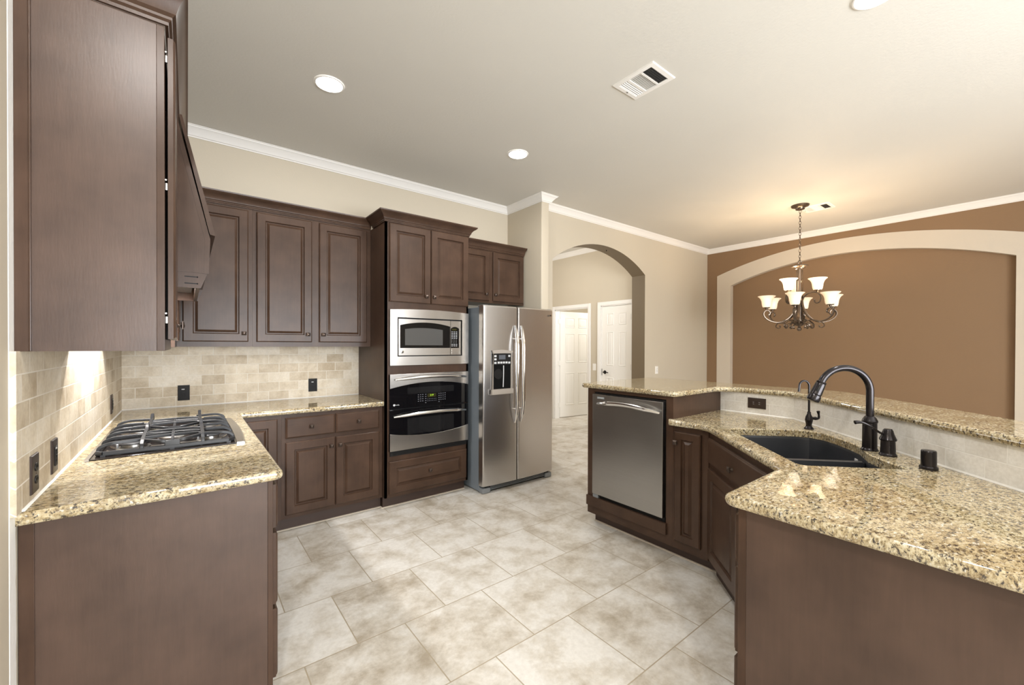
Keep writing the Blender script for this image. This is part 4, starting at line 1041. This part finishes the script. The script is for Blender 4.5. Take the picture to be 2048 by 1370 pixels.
# narrow cabinet
t = thing('base_cabinet', 'narrow single-door brown cabinet between the dishwasher and sink cabinet', 'cabinet', (2.8, 1.36, 0))
part('carcass', prism(B(), [(2.50, 1.478), (3.14, 1.478), (3.14, 1.10), (2.68, 1.10), (2.50, 1.245)], lambda u, v, d: Vector((u, v, d)), 0.078, 0.8755), M_WOOD, t)
part('toe_kick', box(B(), 2.565, 3.1, 1.20, 1.478, 0.0, 0.078), M_TOE, t)
door_part(FP, -1.462, -1.287, 0.133, 0.842, t, (-1.446, 0.772), w=0.048)
# diagonal sink cabinet
s2 = math.sqrt(0.5)
FS = Fr((2.4995, 1.2395, 0), (-s2, -s2, 0), (-s2, s2, 0))
t = thing('sink_cabinet', 'diagonal brown sink cabinet with a false drawer over two doors', 'cabinet', (2.2, 0.9, 0))
bm = B(); fbox(bm, FS, 0.004, 0.902, -0.02, 0.0, 0.090, 0.8755); part('face_frame', bm, M_WOOD, t)
part('toe_kick', fbox(B(), FS, 0.0, 0.905, -0.10, -0.045, 0.0, 0.105), M_TOE, t)
part('interior', fbox(B(), FS, 0.04, 0.86, -0.60, -0.56, 0.10, 0.55), M_DARKGAP, t)
drawer_part(FS, 0.030, 0.875, 0.690, 0.842, t, (0.392, 0.756), name='false_drawer')
door_part(FS, 0.022, 0.448, 0.115, 0.658, t, (0.418, 0.60)); door_part(FS, 0.456, 0.882, 0.115, 0.658, t, (0.486, 0.60))
# near cabinet with end panel
FE = Fr((0, 0.600, 0), (-1, 0, 0), (0, 1, 0))
t = thing('base_cabinet', 'brown near peninsula cabinet with its large plain end panel facing the left counter', 'cabinet', (1.7, 0.2, 0))
part('carcass', prism(B(), [(1.419, 0.599), (1.845, 0.599), (2.0, 0.42), (2.0, -0.14), (1.419, -0.722)], lambda u, v, d: Vector((u, v, d)), 0.0, 0.8755), M_WOOD, t)
part('end_panel', box(B(), 1.402, 1.4195, -0.73, 0.5745, 0.0, 0.8755), M_PANEL, t)
bm = B(); box(bm, 1.4015, 1.42, 0.575, 0.600, 0.0, 0.8755, 0.0015); part('stile', bm, M_WOOD, t)
for z0, z1 in ((0.690, 0.845), (0.395, 0.672), (0.105, 0.378)): drawer_part(FE, -1.83, -1.414, z0, z1, t, (-1.62, (z0 + z1) / 2))

# worktops of the peninsula
def uvp(u, v): return ((u + v) * 1.0, 0)   # (unused)
def W2(d, s): return Vector(((s + d) / 2, (s - d) / 2))        # d = x - y, s = x + y
cut = [W2(1.352, 3.59), W2(1.352, 2.555)]
sink_edge = [(1.352, 3.60), (1.352, 2.545), (1.905, 2.535), (1.905, 2.72), (1.918, 2.86), (1.955, 2.95), (1.998, 3.05), (2.022, 3.20), (2.030, 3.36), (2.018, 3.48), (1.965, 3.575), (1.86, 3.61)]
hole = [W2(d, s) for d, s in sink_edge]
hole = round_corners([(p.x, p.y) for p in hole], [0.03, 0.03, 0.02] + [0] * 8 + [0.0], 5)
poly = [(2.470, 1.497), (2.470, 1.252), (1.862, 0.640), (1.370, 0.640), (1.370, -0.7755), (3.1447, 0.9995), (3.1447, 1.4785), (2.4995, 1.4785), (2.4995, 1.497)]
solo('granite_countertop', slab(B(), round_corners(poly, [0.006, 0.16, 0.004, 0.035, 0, 0, 0, 0, 0], 8), 0.876, 0.914, 0.017, [hole], square=lambda p: p.x > 3.1 or p.y < -0.7 or (p.x > 2.45 and p.y > 1.45)), M_GRAN, 'yellow speckled granite worktop around the corner sink on the peninsula', 'countertop', (2.2, 0.7, 0.876))
poly = [(2.470, 2.275), (2.470, 1.447), (3.118, 1.447), (3.118, 1.003), (1.340, -0.775), (1.850, -0.780), (3.425, 0.795), (3.425, 2.275)]
solo('granite_bar_top', slab(B(), round_corners(poly, [0.05, 0.06, 0.13, 0.14, 0, 0, 0.12, 0.05], 10), 1.059, 1.095, 0.017), M_GRAN, 'raised granite bar ledge above the sink splash and dishwasher', 'bar top', (2.9, 1.2, 1.059))

# sink: double bowl, hung under the worktop
t = thing('kitchen_sink', 'charcoal undermount double-bowl corner sink in the granite', 'sink', (2.2, 0.75, 0.70))
def offset_poly(p, d):
    ms = miter_dirs([(q[0], q[1]) for q in p], True); sg = 1 if area2([(q[0], q[1]) for q in p]) > 0 else -1
    return [Vector((q[0] + sg * m_.x * d, q[1] + sg * m_.y * d)) for q, m_ in zip(p, ms)]
bm = B(); outer = offset_poly(hole, 0.006)
rings = [[Vector((p.x, p.y, z)) for p in q] for q, z in ((offset_poly(hole, 0.024), 0.8755), (outer, 0.8755), (hole, 0.860), (offset_poly(hole, -0.004), 0.74), (offset_poly(hole, -0.02), 0.695))]
ringset(bm, rings, False, True)
# outer skin
part('bowl', bm, M_SINK, t)
bm = B(); dq = [(1.36, 2.905), (1.36, 2.950), (1.955, 2.945), (1.925, 2.900)]
dp4 = [W2(d, s) for d, s in dq]
ringset(bm, [[Vector((p.x, p.y, 0.696)) for p in dp4], [Vector((p.x, p.y, 0.862)) for p in dp4], [Vector(((p.x * 0.94 + 2.263 * 0.06), (p.y * .94 + 0.62 * .06), 0.868)) for p in dp4]]); part('bowl_divider', bm, M_SINK, t)
for d, s in ((1.68, 3.22), (1.62, 2.72)):
    p = W2(d, s); bm = lathe(B(), [(0.0, 0.696), (0.03, 0.697), (0.044, 0.699), (0.046, 0.696)], (p.x, p.y, 0), 24); part('drain', bm, M_STEELD, t)
lp = W2(2.006, 3.095); ln_ = (W2(2.022, 3.20) - W2(1.998, 3.05)).normalized()
FN = Fr((lp.x, lp.y, 0), (ln_.x, ln_.y, 0), (-s2, s2, 0))
part('badge', fbox(B(), FN, -0.014, 0.014, 0.002, 0.005, 0.838, 0.849), M_LTGREY, t)

# ---------------------------------------------------------------- faucets
Z0 = 0.9142
fdir = Vector((-s2, s2, 0))
def onax(c, u, z, w=0.0): return Vector((c[0], c[1], 0)) + fdir * u + Vector((s2, s2, 0)) * w + Vector((0, 0, z))
c = (2.488, 0.486)
t = thing('kitchen_faucet', 'tall dark bronze pull-down faucet arching over the sink', 'faucet', (c[0], c[1], Z0))
part('body', lathe(B(), [(q_r * 0.86, q_z) for q_r, q_z in [(0.0, Z0), (0.038, Z0), (0.038, Z0 + 0.004), (0.034, Z0 + 0.010), (0.0325, Z0 + 0.014), (0.0315, Z0 + 0.126), (0.0345, Z0 + 0.130), (0.0345, Z0 + 0.136), (0.028, Z0 + 0.148), (0.022, Z0 + 0.156), (0.018, Z0 + 0.158), (0, Z0 + 0.158)]], (c[0], c[1], 0), 32), M_BRONZE, t)
pts = [onax(c, 0, Z0 + 0.150), onax(c, 0, 1.12), onax(c, 0, 1.185)]
R0 = 0.108
for i in range(1, 25): a = PI - (PI * 0.0 + (PI - 0.36) * i / 24); pts.append(onax(c, R0 + R0 * math.cos(a), 1.185 + R0 * math.sin(a)))
part('spout', tube(B(), pts, 0.0152, 18), M_BRONZE, t)
e = pts[-1]; dv = (pts[-1] - pts[-2]).normalized()
def along(bm, o, d, prof, seg=24):
    d = d.normalized(); x = d.cross(Vector((0, 0, 1))); x.normalize(); y = d.cross(x)
    return lathe(bm, prof, (0, 0, 0), seg, fn=lambda q: o + x * q.x + y * q.y + d * q.z)
sh = part('spray_head', along(B(), e, dv, [(0, -0.004), (0.0200, -0.004), (0.0215, 0.0), (0.0195, 0.004), (0.0215, 0.010), (0.0245, 0.060), (0.0225, 0.062), (0.0255, 0.066), (0.0275, 0.082), (0.026, 0.092), (0.018, 0.094), (0, 0.093)]), M_BRONZE, t)
xx = dv.cross(Vector((0, 0, 1))).normalized(); yy2 = xx.cross(dv)
vw = (Vector((0, 0, CAM_H)) - e); vw = (vw - dv * vw.dot(dv)).normalized()
part('spray_button', tube(B(), [e + dv * 0.016 + vw * 0.0185, e + dv * 0.046 + vw * 0.021], 0.006, 8), M_BLACKP, sh)
c = (2.428, 0.412)
t = thing('faucet_handle', 'dark bronze single lever valve on its own base beside the faucet', 'faucet handle', (c[0], c[1], Z0))
part('base', lathe(B(), [(q_r * 0.85, q_z) for q_r, q_z in [(0.0, Z0), (0.037, Z0), (0.037, Z0 + 0.005), (0.033, Z0 + 0.010), (0.0315, Z0 + 0.014), (0.029, Z0 + 0.068), (0, Z0 + 0.068)]], (c[0], c[1], 0), 32), M_BRONZE, t)
part('dome', lathe(B(), [(q_r * 0.85, q_z) for q_r, q_z in [(0.0, Z0 + 0.067), (0.034, Z0 + 0.067), (0.036, Z0 + 0.072), (0.031, Z0 + 0.082), (0.025, Z0 + 0.096), (0.021, Z0 + 0.110), (0.016, Z0 + 0.117), (0, Z0 + 0.119)]], (c[0], c[1], 0), 32), M_BRONZE, t)
bm = B(); lp = smooth_path([onax(c, 0.008, Z0 + 0.098), onax(c, 0.030, Z0 + 0.098), onax(c, 0.065, Z0 + 0.122), onax(c, 0.100, Z0 + 0.141), onax(c, 0.122, Z0 + 0.144), onax(c, 0.136, Z0 + 0.142)], 5)
k = len(lp) - 1; tube(bm, lp, [0.0085 if i < 3 else (0.0048 + 0.0042 * max(0, (i / k - 0.55) / 0.45) if i < k else 0.004) for i in range(k + 1)], 10); part('lever', bm, M_BRONZE, t)
c = (2.836, 0.826)
t = thing('filter_faucet', 'small dark bronze gooseneck water filter tap behind the sink', 'faucet', (c[0], c[1], Z0))
part('body', lathe(B(), [(q_r * 0.92, q_z) for q_r, q_z in [(0, Z0), (0.027, Z0), (0.026, Z0 + 0.005), (0.017, Z0 + 0.016), (0.0155, Z0 + 0.026), (0.020, Z0 + 0.044), (0.0215, Z0 + 0.054), (0.018, Z0 + 0.072), (0.011, Z0 + 0.086), (0.0095, Z0 + 0.100), (0, Z0 + 0.101)]], (c[0], c[1], 0), 24), M_BRONZE, t)
pts = [onax(c, 0, Z0 + 0.095), onax(c, 0, Z0 + 0.18), onax(c, 0, Z0 + 0.248)]
for i in range(1, 19): a = PI - PI * 0.93 * i / 18; pts.append(onax(c, 0.0265 + 0.0265 * math.cos(a), Z0 + 0.248 + 0.031 * math.sin(a)))
pts += [onax(c, 0.0555, Z0 + 0.215)]
part('spout', tube(B(), pts, [0.0058] * (len(pts) - 1) + [0.0064], 12), M_BRONZE, t)
bm = B(); tube(bm, [onax(c, -0.012, Z0 + 0.062), onax(c, -0.026, Z0 + 0.062), onax(c, -0.034, Z0 + 0.062), onax(c, -0.046, Z0 + 0.060)], [0.009, 0.0085, 0.0105, 0.007], 12); part('valve', bm, M_BRONZE, t)
bm = B(); tube(bm, smooth_path([onax(c, -0.040, Z0 + 0.060), onax(c, -0.052, Z0 + 0.064), onax(c, -0.053, Z0 + 0.080), onax(c, -0.050, Z0 + 0.100), onax(c, -0.049, Z0 + 0.106)], 4), [0.006] * 8 + [0.005, 0.0055, 0.0065, 0.0075, 0.0085, 0.0085, 0.0085, 0.008, 0.005], 10); part('lever', bm, M_BRONZE, t)
c = (2.288, 0.268)
t = thing('air_gap', 'short dark bronze dishwasher air gap cap on the granite near the splash', 'air gap', (c[0], c[1], Z0))
part('flange', lathe(B(), [(q_r * 0.78, q_z) for q_r, q_z in [(0, Z0), (0.036, Z0), (0.036, Z0 + 0.009), (0.033, Z0 + 0.013), (0, Z0 + 0.013)]], (c[0], c[1], 0), 32), M_BRONZE, t)
part('cap', lathe(B(), [(q_r * 0.78, q_z) for q_r, q_z in [(0, Z0 + 0.0125), (0.030, Z0 + 0.0125), (0.0295, Z0 + 0.069), (0.027, Z0 + 0.0735), (0, Z0 + 0.075)]], (c[0], c[1], 0), 32), M_BRONZE, t)

# ---------------------------------------------------------------- chandelier
HX, HY = 5.785, 1.790
t = thing('chandelier', 'two-tier bronze chandelier with nine frosted glass bell shades', 'chandelier', (HX, HY, CEIL))
cc = (HX, HY, 0)
part('canopy', lathe(B(), [(0, CEIL - 0.001), (0.092, CEIL - 0.001), (0.094, CEIL - 0.008), (0.088, CEIL - 0.018), (0.060, CEIL - 0.026), (0.050, CEIL - 0.034), (0.046, CEIL - 0.052), (0.020, CEIL - 0.060), (0, CEIL - 0.062)], cc, 32), M_LAMPMET, t)
bm = B(); z = CEIL - 0.055; i = 0
while z > 2.425:
    pts = []
    for k in range(13):
        a = 2 * PI * k / 12; dx = 0.0105 * math.cos(a); dz = 0.0215 * math.sin(a)
        pts.append((HX + (dx if i % 2 else 0), HY + (0 if i % 2 else dx), z - 0.0215 + dz))
    tube(bm, pts, 0.0028, 6, cap=False); z -= 0.0335; i += 1
part('chain', bm, M_LAMPMET, t)
bm = B(); tube(bm, [(HX + 0.020 * math.cos(2 * PI * k / 20) * 0.788, HY - 0.020 * math.cos(2 * PI * k / 20) * 0.617, 2.398 + 0.024 * math.sin(2 * PI * k / 20)) for k in range(21)], 0.0045, 8, cap=False); part('loop', bm, M_LAMPMET, t)
part('top_plate', lathe(B(), [(0, 2.374), (0.030, 2.372), (0.078, 2.362), (0.090, 2.354), (0.090, 2.346), (0.060, 2.338), (0.052, 2.330), (0.050, 2.318), (0.036, 2.312), (0, 2.312)], cc, 36), M_LAMPMET, t)
bm = B()
for k in range(6):
    a = 2 * PI * k / 6 + 0.3
    tube(bm, [(HX + 0.030 * math.cos(a), HY + 0.030 * math.sin(a), z) for z in (2.318, 1.95, 1.70)], None, flat=(0.022, 0.007), up=(math.cos(a), math.sin(a), 0))
lathe(bm, [(0.014, 1.64), (0.014, 2.315)], cc, 12)
lathe(bm, [(0, 1.72), (0.034, 1.72), (0.038, 1.70), (0.034, 1.66), (0.026, 1.635), (0, 1.63)], cc, 24)
part('stem', bm, M_LAMPMET, t)
part('finial', lathe(B(), [(0, 1.635), (0.016, 1.632), (0.012, 1.622), (0.022, 1.610), (0.025, 1.596), (0.018, 1.580), (0, 1.572)], cc, 24), M_LAMPMET, t)
def polar(a, r, z): return Vector((HX + r * math.cos(a), HY + r * math.sin(a), z))
facing = math.atan2(-HY, -HX)
LOW = [(rr * 0.865, zz) for rr, zz in [(0.034, 1.94), (0.050, 1.86), (0.095, 1.775), (0.165, 1.712), (0.255, 1.680), (0.345, 1.690), (0.420, 1.728), (0.452, 1.775), (0.438, 1.815), (0.402, 1.826), (0.374, 1.808), (0.372, 1.782), (0.390, 1.772)]]
UPP = [(rr * 0.79, zz) for rr, zz in [(0.034, 1.93), (0.060, 1.985), (0.110, 2.020), (0.175, 2.032), (0.232, 2.012), (0.262, 1.965), (0.248, 1.915), (0.212, 1.900), (0.188, 1.915), (0.184, 1.938), (0.196, 1.944)]]
SCR = [(0.030, 1.645), (0.060, 1.685), (0.115, 1.704), (0.175, 1.696), (0.228, 1.664), (0.240, 1.632), (0.218, 1.612), (0.196, 1.620), (0.194, 1.636), (0.205, 1.640)]
SC2 = [(0.030, 1.640), (0.060, 1.665), (0.105, 1.668), (0.140, 1.645), (0.146, 1.620), (0.130, 1.606), (0.118, 1.614)]
def arm(a, prof, w, h, name, par):
    bm = B(); side = (-math.sin(a), math.cos(a), 0)
    pts = smooth_path([polar(a, r, z) for r, z in prof], 5)
    rings = []; k = len(pts)
    for i, p in enumerate(pts):
        d = (pts[min(i + 1, k - 1)] - pts[max(i - 1, 0)]).normalized(); s = Vector(side); u = s.cross(d).normalized()
        ww = w * (1 - 0.45 * max(0, (i / k - 0.7) / 0.3)); hh = h
        rings.append([p + s * ww / 2 + u * hh * 0.3, p + s * ww * 0.3 + u * hh / 2, p - s * ww * 0.3 + u * hh / 2, p - s * ww / 2 + u * hh * 0.3, p - s * ww / 2 - u * hh * 0.3, p - s * ww * 0.3 - u * hh / 2, p + s * ww * 0.3 - u * hh / 2, p + s * ww / 2 - u * hh * 0.3])
    ringset(bm, rings); return part(name, bm, M_LAMPMET, par)
def lamp(a, r, zb, prof):
    am = arm(a, prof, 0.030, 0.013, 'arm', t); p = polar(a, r, 0)
    part('candle_cup', lathe(B(), [(0, zb - 0.020), (0.012, zb - 0.020), (0.014, zb - 0.006), (0.034, zb - 0.002), (0.036, zb + 0.006), (0.030, zb + 0.010), (0, zb + 0.010)], (p.x, p.y, 0), 20), M_LAMPMET, am)
    so = [(0.034, 0.004), (0.044, 0.008), (0.052, 0.024), (0.056, 0.050), (0.060, 0.080), (0.070, 0.108), (0.086, 0.130), (0.104, 0.142), (0.108, 0.148)]
    so = [(0.034 + (rr - 0.034) * 0.83, zz * 0.95) for rr, zz in so]
    si = [(rr - 0.004, zz + 0.002) for rr, zz in reversed(so)]
    part('glass_shade', lathe(B(), [(rr, zb + zz) for rr, zz in so + si], (p.x, p.y, 0), 36, cap=False), M_SHADE, am)
    part('bulb', lathe(B(), [(0, zb + 0.03), (0.014, zb + 0.034), (0.026, zb + 0.058), (0.028, zb + 0.075), (0.020, zb + 0.094), (0, zb + 0.102)], (p.x, p.y, 0), 20), M_BULB, am)
    light('chandelier_bulb', 'POINT', (p.x, p.y, zb + 0.112), 7.0, WARM, radius=0.03)
for k in range(6): lamp(facing + math.radians(-7 + 60 * k), 0.356, 1.858, LOW)
for k in range(3): lamp(facing + math.radians(-38 + 120 * k), 0.175, 2.050, UPP)
for k in range(6):
    arm(facing + math.radians(23 + 60 * k), SCR, 0.022, 0.010, 'scroll', t); arm(facing + math.radians(23 + 60 * k), SC2, 0.016, 0.008, 'scroll', t)
